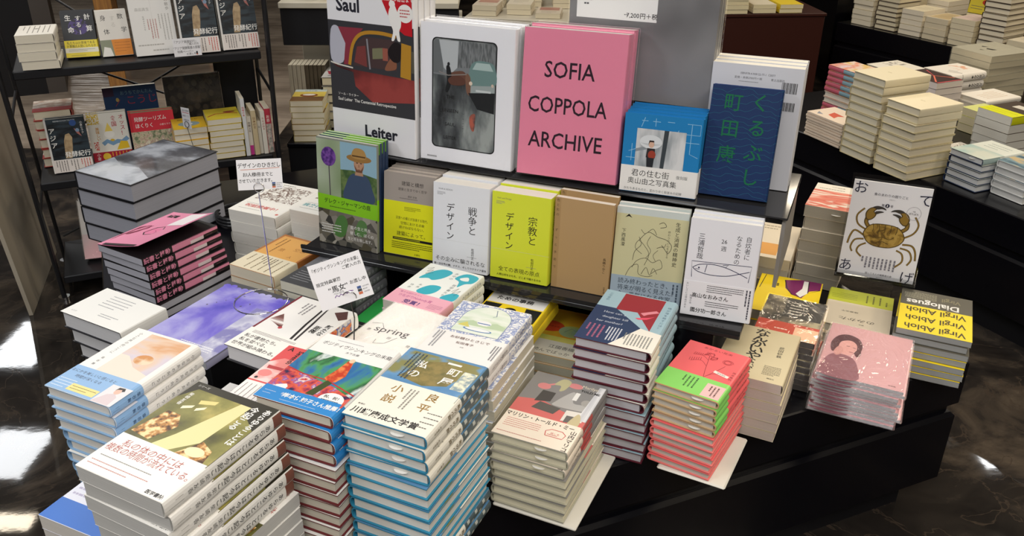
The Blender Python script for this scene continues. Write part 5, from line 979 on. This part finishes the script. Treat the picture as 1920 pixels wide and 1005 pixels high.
# spines standing at the right end of the middle shelf
x = .640
for i, (c, h, wd, txt, tc, lab) in enumerate((('#D8DADC', .20, .013, '味噌の本', '#C23A3A', 'tall silver spined book standing on the rack'), ('#DAD2C4', .135, .014, '発酵文化', '#4A3A34', 'short cream book with a magenta foot on its spine'), ('#C9B894', .155, .016, '日本の食', '#7A4A1E', 'tan spined book standing on the rack'), ('#D2CCBE', .115, .012, '麦', '#6A6A60', 'smallest pale book standing on the rack'), ('#E2DCD0', .150, .014, 'ちゃぶ台4', '#A83A34', 'white spined book with red characters on the rack'), ('#B8384A', .155, .020, 'お茶', '#F0E6DC', 'crimson topped book at the right end of the rack'))):
    sp_art = [V(.5, .86, .62, txt, tc, .01, 1.05)]+([R(0, 0, 1, .25, '#C23A8A')] if i == 1 else [])+([R(0, 0, 1, .66, noisem('spine_flowers', [(.4, '#8A8F86'), (.6, '#C9B8B0')], 120))] if i == 5 else [])
    bk = Book('paperback_book', .105, h, wd, cover=c, page='#DCD4C0', hard=False, round=.001, spine=sp_art)
    # stand upright, spine to the front: local x -> -RN, local y -> up, local z -> along RX
    px, py = rp(x+wd/2, .055+.006*(i % 2)); tl = .10
    Mx = Matrix(((-RN.x, 0, RX.x, px+RN.x*.0-RX.x*wd/2), (-RN.y, 0, RX.y, py-RX.y*wd/2), (0, 1, 0, .4162+h/2), (0, 0, 0, 1)))
    # spine must face the viewer: flip so that +x points to -RN and z stays right-handed
    Mx = Matrix(((-RN.x, 0, -RX.x, px+RX.x*wd/2), (-RN.y, 0, -RX.y, py+RX.y*wd/2), (0, 1, 0, .4162+h/2), (0, 0, 0, 1)))
    bk.place(lab, Mx); x += wd+.0012
# handwritten cards clipped to the rack
t, nz = card('price_card', 'handwritten card at the front of the rack top shelf', (*rp(.500, -.030), .806), (RX.x, RX.y, .0), (0, .1, 1), .082, .055, [T(.46, .80, .12, '『アジア発酵紀行』', K, sx=.85), T(.72, .66, .09, 'ご購入の方', K), T(.5, .46, .12, '“アジア発酵関連の原稿”', K, sx=.78), T(.42, .26, .11, '特典ペーパー', K, sx=.9), T(.62, .12, .09, 'お渡し中', K), R(.80, .10, .86, .24, '#2A2A2E'), R(.80, .05, .86, .10, '#C8643A')])
t, nz = card('price_card', 'small handwritten card with a red underline on the rack', (*rp(.462, -.045), .585), (.75, -.40, 0), (.0, 0, 1), .036, .068, [T(.5, .86, .19, '小倉の発酵部', K, sx=.8), S([(.1, .77), (.92, .75)], .05, '#C83A44'), T(.5, .60, .19, '味噌づくり', K, sx=.8), T(.5, .40, .17, '甘酒の本', K), ])
b = MB(); b.tube([Vector((.0, -.004, -.02))+Vector((.008*math.cos(a), -.004*math.cos(a), .010*math.sin(a))) for a in [2*PI*i/16 for i in range(17)]], .0009, BLKSTEEL, 6); b.tube([Vector((0, -.004, -.03)), Vector((.0, .02, -.10))], .0009, BLKSTEEL, 6); b.build('wire_clip', t)
# picture book with a green sticker on the lowest shelf
gst = cov('photo_book', '#E2DEDA', .150, .20, .02, [R(0, .0, 1, .42, noisem('picture_pink_fade', [(.3, '#E2DEDA'), (.7, '#E2A0A8')], 5, 1)), E(.72, .30, .22, .20, '#6ADC3A'), G(.58, .25, .86, .36, 3, '#2A6A1A')], film='up')
p = rp(.070, .075); standing(gst, p[0], p[1], .0856, .30, .42, 2, 'the white and pink book with a green sticker', 'white and pink books', gap=.002)
# tall beige board leaning by the rack
bm = noisem('beige_laminate', [(.35, '#A59B8A'), (.65, '#B8AE9C')], 3, 2, rough=.35)
b = MB(); A = Vector((-1.556, 2.478)); Bq = Vector((-1.700, 2.95)); d = (Bq-A); nn = Vector((-d.y, d.x)).normalized()*.012
q = [A, Bq, Bq+nn, A+nn]; tops = [(-1.610, 2.470), (-1.745, 2.94)]
tp = [Vector(tops[0]), Vector(tops[1]), Vector(tops[1])+nn, Vector(tops[0])+nn]
zt = (.66, .665, .665, .66)
vs = [(p.x, p.y, .001) for p in q]+[(p.x, p.y, z) for p, z in zip(tp, zt)]
b.add(vs, [(0, 3, 2, 1), (4, 5, 6, 7), (0, 1, 5, 4), (1, 2, 6, 5), (2, 3, 7, 6), (3, 0, 4, 7)], bm); tag(b.build('signboard'), 'blank beige board standing on the floor at the left edge', 'board')
# ---------------------------------------------------------------- wooden fixtures and dark unit behind the rack
WOOD = noisem('pale_wood', [(.35, '#8A6036'), (.65, '#A8783F')], 8, 4, (12, 12, 1), rough=.45)
fx = thing('wooden_trestle', 'tan wooden frame table far behind the rack', 'table', (-2.27, 4.98, 0), (0, 0, .38))
for x, y in ((0, 0), (.59, 0), (0, .8), (.59, .8)):
    b = MB(); b.box(x-.045, y-.05, 0, x+.045, y+.05, .74, WOOD, .004); b.build('leg', fx)
b = MB(); b.box(-.1, -.1, .7405, .75, .95, .775, WOOD, .004); b.build('table_top', fx)
b = MB(); b.box(.56, .051, .45, .61, .749, .53, WOOD, .004); b.build('rail', fx)
dk = thing('dark_shelf_unit', 'tall black shelf unit beyond the rack at the left edge', 'shelf', (-3.15, 5.2, 0), (0, 0, .42))
for nm, q in (('side_panel', (-.4, -.3, 0, .33, .0, 1.15)), ('upright', (.331, -.3, 0, .43, .0, 1.15)), ('plinth', (-.4, .001, 0, .43, .3, .1))):
    b = MB(); b.box(*q, BLACKM if nm != 'upright' else pm('grey_brown_edge', '#4A4440', .5)); b.build(nm, dk)
# ---------------------------------------------------------------- bookcase right of the rack (behind the car picture book)
CREAM = pm('cream_shelf', '#C9C2B0', .5)
bc = thing('low_bookcase', 'black bookcase with cream shelves behind the display', 'bookcase', (-.81, 3.02, 0), (0, 0, .02))
def cbox(nm, q, m): b = MB(); b.box(*q, m, .002); return b.build(nm, bc)
cbox('lower_cabinet', (0, 0, 0, .62, .42, .395), BLACKM); cbox('shelf_board', (0, -.012, .3955, .62, .40, .4105), BLACK)
cbox('back_panel', (0, .40, .411, .62, .415, .80), CREAM); cbox('side_panel', (.605, 0, .411, .62, .399, .80), pm('pale_panel', '#B8B4A8', .5)); cbox('fascia', (.0, .10, .735, .62, .13, .865), BLACKM)
cbox('shelf_board', (.0, .08, .8655, .62, .40, .8855), CREAM)
def bw_(x, y): a = .02; return -.86+x*math.cos(a)-y*math.sin(a), 3.02+x*math.sin(a)+y*math.cos(a)
pb = cov('paperback_book', '#E6D88A', .115, .15, .020, [R(0, .62, 1, 1, '#7A5A3A'), R(0, .2, 1, .62, '#E2C85A'), E(.5, .5, .28, .18, '#8A4A24'), E(.5, .46, .2, .1, '#EDE6D6'), R(0, 0, 1, .2, '#C9D6D0'), T(.5, .12, .1, '猫の台所', '#5A5A5E')], page='#E0D8BE', round=.002)
p = bw_(.125, .085); stack(pb, p[0], p[1], .4115+7*(.0212), .06, 7, 'the yellow cat cookbook beside the rack', 'yellow cat cookbooks', 'fffffff')
p = bw_(.215, .24); wb = cov('hardcover_book', '#E9E6E0', .12, .16, .031, [PG([(.1, .3), (.5, .5), (.9, .4), (.8, .7), (.3, .7)], '#B8384A'), S([(.1, .8), (.4, .6), (.8, .85)], .04, K)], page='#E2D8BC', hard=True, inner='#2A2420')
stack(wb, p[0], p[1], .4115+6*.0322, .02, 6, 'the thick white book with a red splash', 'thick white books with red splashes', 'ffffff')
wb2 = cov('paperback_book', '#EDE8DC', .10, .15, .02, [G(.2, .4, .8, .6, 2, '#C9605A')], page='#E2D8BC')
p = bw_(.275, .085); stack(wb2, p[0], p[1], .4115+4*.0212, .10, 4, 'the low white paperback beside the garden books', 'low white paperbacks', 'ffff')
for i in range(9):
    a = .02; x = .02+.0155*i; px, py = bw_(x, .30)
    bk = Book('slim_paperback', .09, .215, .014, cover=('#B8AE9A' if i < 4 else '#5E5444'), page='#C9C0AA', hard=False, round=.001, spine=[G(.25, .5, .75, .85, 1, '#4A443A' if i < 4 else '#A89A80', True), R(0, .30, 1, .42, '#7F8C90')], film=False) if i in (0, 4) else bk
    ex = Vector((math.cos(a), math.sin(a))); ey = Vector((-math.sin(a), math.cos(a)))
    M = Matrix(((-ey.x, 0, -ex.x, px+ex.x*.014), (-ey.y, 0, -ex.y, py+ex.y*.014), (0, 1, 0, .4112+.1075), (0, 0, 0, 1)))
    bk.place(('pale' if i < 4 else 'brown')+' slim paperback standing in the bookcase, '+ORD[i].replace('top', 'first')+' from the rack', M, 'slim paperbacks in the bookcase')
gb = cov('photo_book', '#5A5A5C', .125, .13, .012, [T(.45, .40, .12, '涙と祈り。', '#8A8A8C'), E(.84, .62, .10, .10, '#C83A34')]); p = bw_(.06, .14); standing(gb, p[0], p[1], .886, .03, .12, 1, 'grey book with a red seal on the cream shelf', None)
for i, (c, lab) in enumerate((('#D8A62E', 'mustard book on the cream shelf beside the grey one'), ('#E2B83A', 'bright yellow book on the cream shelf'), ('#D6DCC0', 'pale green book on the cream shelf'))):
    g = cov('paperback_book', c, .035 if i < 2 else .13, .15, .03, [G(.2, .2, .8, .8, 3, '#8A8A5A', True)]); p = bw_(.205+.04*i, .14); standing(g, p[0], p[1], .886, .03, .05, 1, lab, None)
# ---------------------------------------------------------------- far centre table, brown cabinet
FT = [(-.28, 5.05), (.30, 4.93), (.55, 6.1), (-.05, 6.2)]
t = thing('display_table', 'far black table with cream edges behind the white framed photo books', 'table', (FT[0][0], FT[0][1], 0)); o = Vector(FT[0])
Q = [tuple(Vector(p)-o) for p in FT]
b = MB(); slab(b, Q, .44, .465, CREAM, .003); b.build('table_top', t)
b = MB(); slab(b, inset_poly(Q, .03), 0, .4395, BLACKM); b.build('body', t)
fb = Book('paperback_book', .14, .19, .028, cover='#D9CDB8', page='#E0D6BC', hard=False, round=.002, front=[R(.1, .5, .9, .95, '#B88A7A'), G(.2, .1, .8, .4, 3, '#8A7A6A')])
fb2 = Book('paperback_book', .14, .19, .028, cover='#E6DCC6', page='#E0D6BC', hard=False, round=.002, front=[G(.2, .3, .8, .8, 4, '#8A7A6A')])
for i, (x, y, n, bk, nm) in enumerate(((-.15, 5.16, 2, fb, 'red topped'), (.04, 5.20, 2, fb2, 'cream'), (.20, 5.10, 1, fb, 'rose topped'), (-.12, 5.42, 4, fb2, 'ivory'), (.10, 5.45, 3, fb, 'tan'), (.30, 5.40, 3, fb2, 'rear'))):
    stack(bk, x, y, .466+n*(bk.t+GAP), -.17+.03*i, n, ('the '+nm+' paperback on the far centre table') if n > 1 else 'rose topped paperback at the right corner of the far centre table', nm+' paperbacks on the far centre table')
BRN = pm('red_brown_panel', '#3A1A14', .4)
t = thing('brown_cabinet', 'dark red brown cabinet beyond the wrapped portfolios', 'cabinet', (1.12, 4.9, 0), (0, 0, .10))
b = MB(); b.box(0, 0, .06, .60, .9, .50, BRN, .004); b.build('body', t)
b = MB(); b.box(.02, .03, 0, .58, .87, .0595, BLACKM); b.build('plinth', t)
b = MB(); b.box(-.006, -.006, .5005, .606, .9, .518, BRN, .003); b.build('cabinet_top', t)
yb = Book('paperback_book', .13, .18, .022, cover='#F0D63A', page='#E6DCB8', hard=False, front=[R(0, 0, 1, 1, '#F0D43A')])
cb = Book('paperback_book', .13, .18, .022, cover='#E8DFC8', page='#E6DCB8', hard=False)
for x, y, n, bk, nm in ((1.20, 4.99, 5, cb, 'cream paperback at the left corner of the brown cabinet'), (1.36, 5.02, 2, cb, 'cream paperback in the low pile on the brown cabinet'), (1.51, 5.03, 2, yb, 'yellow paperback on the brown cabinet')):
    stack(bk, x, y, .519+n*(bk.t+GAP), .1, n, 'the '+nm, nm.split(' ')[0]+' paperbacks on the brown cabinet '+str(nm.split(' ')[2]), 'f'*n)
# ---------------------------------------------------------------- second table at the right, books piled along its edge
GX = Vector((.913, .407)); GY = Vector((-.407, .913))
def gp(X, Y): p = GX*X+GY*Y; return (p.x, p.y)
shop_table([gp(2.265, 2.90), gp(2.365, 1.20), gp(3.75, 1.20), gp(3.75, 2.90)], 'second low black table at the right, piled with books')
GA = .4194
def gstack(bk, X, Y, zt, n, desc, group, face='s', pat='', jit=.003, lower=None):
    """front corner at (X,Y); face: s spine on the -Y side, l spine on the -X side, r spine on the +X side"""
    if face == 'l': rot = GA+PI; w, h = bk.w, bk.h
    elif face == 's': rot = GA-PI/2; w, h = bk.h, bk.w
    else: rot = GA; w, h = bk.w, bk.h
    c = gp(X+w/2, Y+h/2); stack(bk, c[0], c[1], zt, rot, n, desc, group, pat, jit, lower)
n = 9; tl = 'on right table'
b1 = Book('paperback_book', .13, .185, TH(.50, n, ZT), cover='#E9D6C0', page='#DAD6D0', hard=False, round=.001, front=[R(0, 0, 1, 1, '#EAD8C4'), PG([(.4, .3), (.7, .36), (.8, .6), (.6, .55), (.45, .62)], '#D2502E'), PG([(.7, .1), (.9, .2), (.8, .3)], '#8A8F9A')], spine=[G(.2, .15, .8, .55, 1, '#4A4038', True)])
b1b = Book('paperback_book', .13, .185, TH(.50, n, ZT), cover='#D9DDE2', page='#D4D8DC', hard=False, round=.001)
gstack(b1, 2.280, 2.262, .50, n, 'the peach book with a red feather '+tl, 'peach feather books', 'l', '', .003)
n = 9
b2 = Book('hardcover_book', .13, .185, TH(.60, n, ZT), cover='#E6D2C4', page='#E4DCCE', hard=True, round=.008, front=[R(0, 0, 1, 1, noisem('picture_pastel_shapes', [(.35, '#E0B84A'), (.45, '#E6D2C4'), (.55, '#E08A6A'), (.65, '#D9C9D2')], 14, 3))], spine=[R(0, .45, 1, 1, '#8FB3C0'), R(0, .0, 1, .45, '#D2687A')])
gstack(b2, 2.545, 2.47, .60, n, 'the pastel book with a pink and blue spine '+tl, 'pastel books', 'l', 'sssssffss')
n = 11
b3 = Book('hardcover_book', .145, .20, TH(.70, n, ZT), cover='#E2D8BA', page='#E4DCC4', hard=True, round=.002, inner='#C9BC94', front=[G(.4, .45, .6, .5, 1, '#B0A47E')], spine=[G(.3, .2, .7, .5, 1, '#A89C74', True)])
gstack(b3, 2.262, 2.095, .70, n, 'the beige cloth book in the taller pile '+tl, 'beige books in the taller pile', 's', 'ssfffffffff')
n = 9
b4 = Book('hardcover_book', .14, .185, TH(.65, n, ZT), cover='#EBE0C2', page='#E6DCC2', hard=True, round=.002, inner='#D6CAA0', front=[G(.4, .45, .6, .5, 1, '#B8AC86')], spine=[G(.3, .2, .7, .5, 1, '#A89C74', True)])
gstack(b4, 2.255, 1.929, .65, n, 'the cream cloth book in the front pile '+tl, 'cream books in the front pile', 's', 'ssfffffff', jit=.005)
n = 6
b5 = Book('paperback_book', .14, .19, TH(.56, n, ZT), cover='#E9E2E2', page='#E6DCD6', hard=False, front=[R(0, 0, 1, 1, '#3A2624'), PG([(.0, .3), (.5, .55), (.4, .8), (0, .6)], '#D2505A'), S([(.1, .1), (.6, .5), (.95, .2)], .05, '#E2705A'), S([(.3, .95), (.6, .5), (.9, .9)], .04, '#C94A52'), R(.05, .02, .95, .05, '#E2505A')])
gstack(b5, 2.844, 2.385, .56, n, 'the dark red patterned book '+tl, 'dark red patterned books', 'l', 'ffffff')
n = 4
b6 = Book('hardcover_book', .15, .19, TH(.55, n, ZT), cover='#EDE8E0', page='#E0D6C2', hard=True, round=.012, front=[R(.1, .5, .6, .9, noisem('picture_peach_marks', [(.5, '#EDE8E0'), (.6, '#E0A88A')], 30)), S([(.5, .3), (.7, .4), (.6, .2), (.9, .35)], .03, K)], spine=[V(.5, .95, .45, '八百万の本', K, .02, 1.0), R(.0, .3, 1, .31, K)])
gstack(b6, 3.03, 2.474, .55, n, 'the thick white book with black brush marks '+tl, 'thick white brush mark books', 's')
b6b = Book('hardcover_book', .15, .17, TH(.55, n, ZT), cover='#E9E4D8', page='#E0D6C2', hard=True, round=.004, front=[R(.1, .4, .5, .9, noisem('picture_grey_marks', [(.5, '#E9E4D8'), (.6, '#8A8680')], 40)), S([(.5, .2), (.7, .5), (.9, .3)], .04, K)])
gstack(b6b, 2.852, 2.61, .55, n, 'the white book with grey marks at the back '+tl, 'white grey mark books', 's')
n = 7
b7 = Book('photo_book', .20, .25, TH(.60, n, ZT), cover='#B4B0A0', page='#C6BEA6', hard=False, front=[R(0, 0, 1, 1, '#ABA898'), PG([(.4, .5), (.6, .55), (.55, .62), (.42, .58)], K), PG([(.65, .45), (.8, .48), (.75, .54)], K), PG([(.5, .7), (.6, .72), (.56, .76)], K)], film='up')
gstack(b7, 3.26, 2.50, .60, n, 'the wide grey photo book '+tl, 'wide grey photo books', 's', 'fffffff')
n = 4
b8 = Book('hardcover_book', .13, .19, TH(.50, n, ZT), cover='#EFEAE0', page='#E0D8C8', hard=True, round=.006, front=[G(.2, .2, .8, .8, 5, '#C9A88A', True)], spine=[G(.3, .1, .7, .9, 1, '#8A8680', True)])
gstack(b8, 3.0, 2.275, .50, n, 'the white book with thin tan columns '+tl, 'white tan column books', 's')
n = 5
b9 = Book('hardcover_book', .14, .19, TH(.56, n, ZT), cover='#E9E6DC', inner='#E9E6DC', page='#DDDCD4', hard=False, round=.003, band=.34, bandc='#DCE01E', front=[R(0, 0, 1, 1, '#4A3F36'), R(.3, .6, .7, .8, '#D9D4C8')], bandfront=[G(.1, .2, .9, .8, 2, '#5A5A14')], spine=[R(0, .0, 1, 1, '#DCE01E')])
gstack(b9, 2.728, 1.956, .56, n, 'the thick book with a yellow band '+tl, 'thick yellow banded books', 's', 'sffff')
n = 3
b10 = Book('paperback_book', .115, .115, TH(.50, n, ZT), cover='#E2DCA0', page='#DAD0B0', hard=False, front=[R(0, 0, 1, 1, '#D8DC8A')])
gstack(b10, 2.86, 2.15, .50, n, 'the small pale yellow book '+tl, 'small pale yellow books', 's', 'fff')
n = 5
b11 = Book('hardcover_book', .128, .185, TH(.52, n, ZT), cover='#DDE2DA', inner='#2A3A5A', page='#D9DCDE', hard=True, round=.006, front=[R(0, 0, 1, .5, noisem('picture_teal_haze', [(.35, '#A9C6C4'), (.6, '#D6DCD0')], 12)), G(.2, .6, .8, .9, 3, '#8A9A98')], spine=[R(0, 0, 1, .4, '#A9C0BE')], slip=True)
gstack(b11, 2.385, 1.768, .52, n, 'the pale teal hardcover '+tl, 'pale teal hardcovers', 's', 'sffff')
n = 5
b12 = Book('hardcover_book', .115, .19, TH(.52, n, ZT), cover='#E2E4E4', page='#D9DAD8', hard=True, round=.004, front=[R(0, 0, 1, 1, noisem('picture_coast', [(.35, '#3A4A5A'), (.5, '#7A9AA8'), (.6, '#C9B48A')], 9, 4, (1, 3, 1)))])
gstack(b12, 2.43, 1.640, .52, n, 'the white book with a coast picture '+tl, 'coast picture books', 's', 'fffff')
n = 2
b13 = Book('hardcover_book', .125, .15, TH(.47, n, ZT), cover='#E0DCD4', page='#D2D0CC', hard=False, front=[R(0, 0, 1, 1, noisem('picture_black_swirls', [(.44, '#E0DCD4'), (.5, '#3A3638'), (.56, '#E0DCD4')], 24, 3, dist=2))])
gstack(b13, 2.445, 1.903, .47, n, 'the book with black swirls '+tl, 'black swirl books', 's', 'ff')
# ---------------------------------------------------------------- far right table and shelving
t = thing('black_cabinet', 'plain black cabinet between the brown cabinet and the far right table', 'cabinet', (1.93, 5.40, 0))
b = MB(); slab(b, [(0, 0), (.37, .22), (.37, .90), (0, .80)], .08, 1.0, BLACK, .004); b.build('body', t)
b = MB(); slab(b, inset_poly([(0, 0), (.37, .22), (.37, .90), (0, .80)], .02), 0, .0795, BLACKM); b.build('plinth', t)
P0 = Vector((1.95, 5.23)); FD = Vector((.53, -.848)); FN = Vector((.848, .53)); FA = math.atan2(FD.y, FD.x)
def fp(s, d): p = P0+FD*s+FN*d; return p.x, p.y
shop_table([fp(-.06, -.02), fp(2.4, -.02), fp(2.4, .545), fp(-.06, .545)], 'third low black table at the far right')
cols = ['#E6DCC0', '#E9E0CA', '#E2D8BC', '#EDE4D0', '#DDD2B8']
row = [(.00, .02, 8, .027, 'tall cream'), (.16, .02, 8, .024, 'ivory'), (.32, .02, 5, .026, 'cream'), (.47, .02, 4, .028, 'pale'), (.62, .02, 5, .026, 'pinkish'), (.78, .02, 11, .026, 'tallest cream'), (.94, .02, 3, .026, 'low cream'), (1.09, .02, 2, .027, 'thin cream'), (1.24, .02, 3, .025, 'short ivory'), (1.39, .02, 3, .026, 'short cream'), (1.05, .30, 6, .028, 'orange topped'), (1.25, .32, 6, .026, 'yellowish'), (.30, .26, 6, .026, 'rear cream'), (.10, .28, 9, .026, 'rear ivory'), (1.45, .32, 7, .026, 'end cream')]
for i, (s, d, n, tt, nm) in enumerate(row):
    top = {5: '#A87A5A', 10: '#D98A3A', 3: '#C9B48A', 4: '#D9C4BC', 11: '#E6C46A'}.get(i, cols[i % 5])
    bk = Book('stacked_paperback', .135, .19, tt, cover=cols[i % 5] if i != 10 else '#2A3038', inner='#3A2A24' if i in (1, 5) else cols[(i+2) % 5], page=cols[(i+1) % 5], hard=i in (1, 5), round=.003, front=[R(.05, .05, .95, .95, top), G(.2, .3, .8, .7, 3, '#8A7A62')])
    c = fp(s+.0675, d+.095); stack(bk, c[0], c[1], ZT+n*(tt+GAP), FA+(0 if i != 10 else 0), n, 'the '+nm+' book in the pile on the far right table', nm+' books on the far right table', 'f'*n if i not in (10,) else '', jit=.004)
su = thing('wall_shelving', 'black shelving with white shelf boards beyond the far right table', 'shelf', (*fp(-.16, .625), 0), (0, 0, FA))
def sux(nm, q, m): b = MB(); b.box(*q, m, .003); return b.build(nm, su)
sux('back_panel', (0, .30, 0, 2.6, .32, 2.0), BLACKM); sux('lower_cabinet', (0, 0, 0, 2.6, .299, .4395), BLACKM)
for x0, x1 in ((.0, .655), (.72, 2.4)):
    sux('shelf_board', (x0, -.03, .44, x1, .299, .462), CREAM)
sux('upright', (.66, -.02, .44, .715, .299, 1.9), BLACKM)
sc_ = [('#D6C84A', 'yellow'), ('#E2DED2', 'white'), ('#C9D6C0', 'pale green'), ('#E6D64A', 'bright yellow'), ('#E9B8B0', 'pink'), ('#F0DC3A', 'lemon'), ('#D9D4C8', 'ivory'), ('#B8B4A8', 'grey'), ('#C8503A', 'red'), ('#8AA84A', 'green'), ('#A9A49A', 'stone')]
a = FA; ex = Vector((math.cos(a), math.sin(a))); ey = Vector((-math.sin(a), math.cos(a))); o = Vector(fp(-.16, .625))
for i, (c, nm) in enumerate(sc_):
    wide = i < 6
    bk = Book('facing_book' if wide else 'shelved_book', .13, .19, .02 if wide else .03, cover=c, page='#E0D8C4', hard=False, front=[R(.1, .6, .9, .92, sc_[(i+3) % 11][0]), E(.7, .35, .12, .1, '#C8402E'), G(.1, .1, .9, .25, 2, '#7A756A')] if wide else (), spine=[G(.3, .3, .7, .9, 1, '#6A655A', True)])
    if wide:
        p = o+ex*((.02, .17, .32, .47, .74, .89)[i])+ey*.03; standing(bk, p.x, p.y, .4626, a, .12, 1, nm+' book facing out on the far right shelf', None)
    else:
        p = o+ex*(1.06+.034*(i-6))+ey*.09
        M = Matrix(((-ey.x, 0, -ex.x, p.x+ex.x*.015), (-ey.y, 0, -ex.y, p.y+ex.y*.015), (0, 1, 0, .4628+.095), (0, 0, 0, 1))); bk.place(nm+' spine among the books at the top right', M)
# small black camera-like clamp lamp on the floor side of the table, and coil of cable on the table
t = thing('cable_coil', 'coil of black cable beside the branch drawing books', 'cable', (-.79, 2.33, ZT+.001))
b = MB()
for k in range(3): b.tube([(.06*math.cos(q), .06*math.sin(q), .006+.010*k) for q in [2*PI*i/28 for i in range(28)]], .005, BLKSTEEL, 8, True)
b.build('cable', t)
bpy.context.view_layer.update()
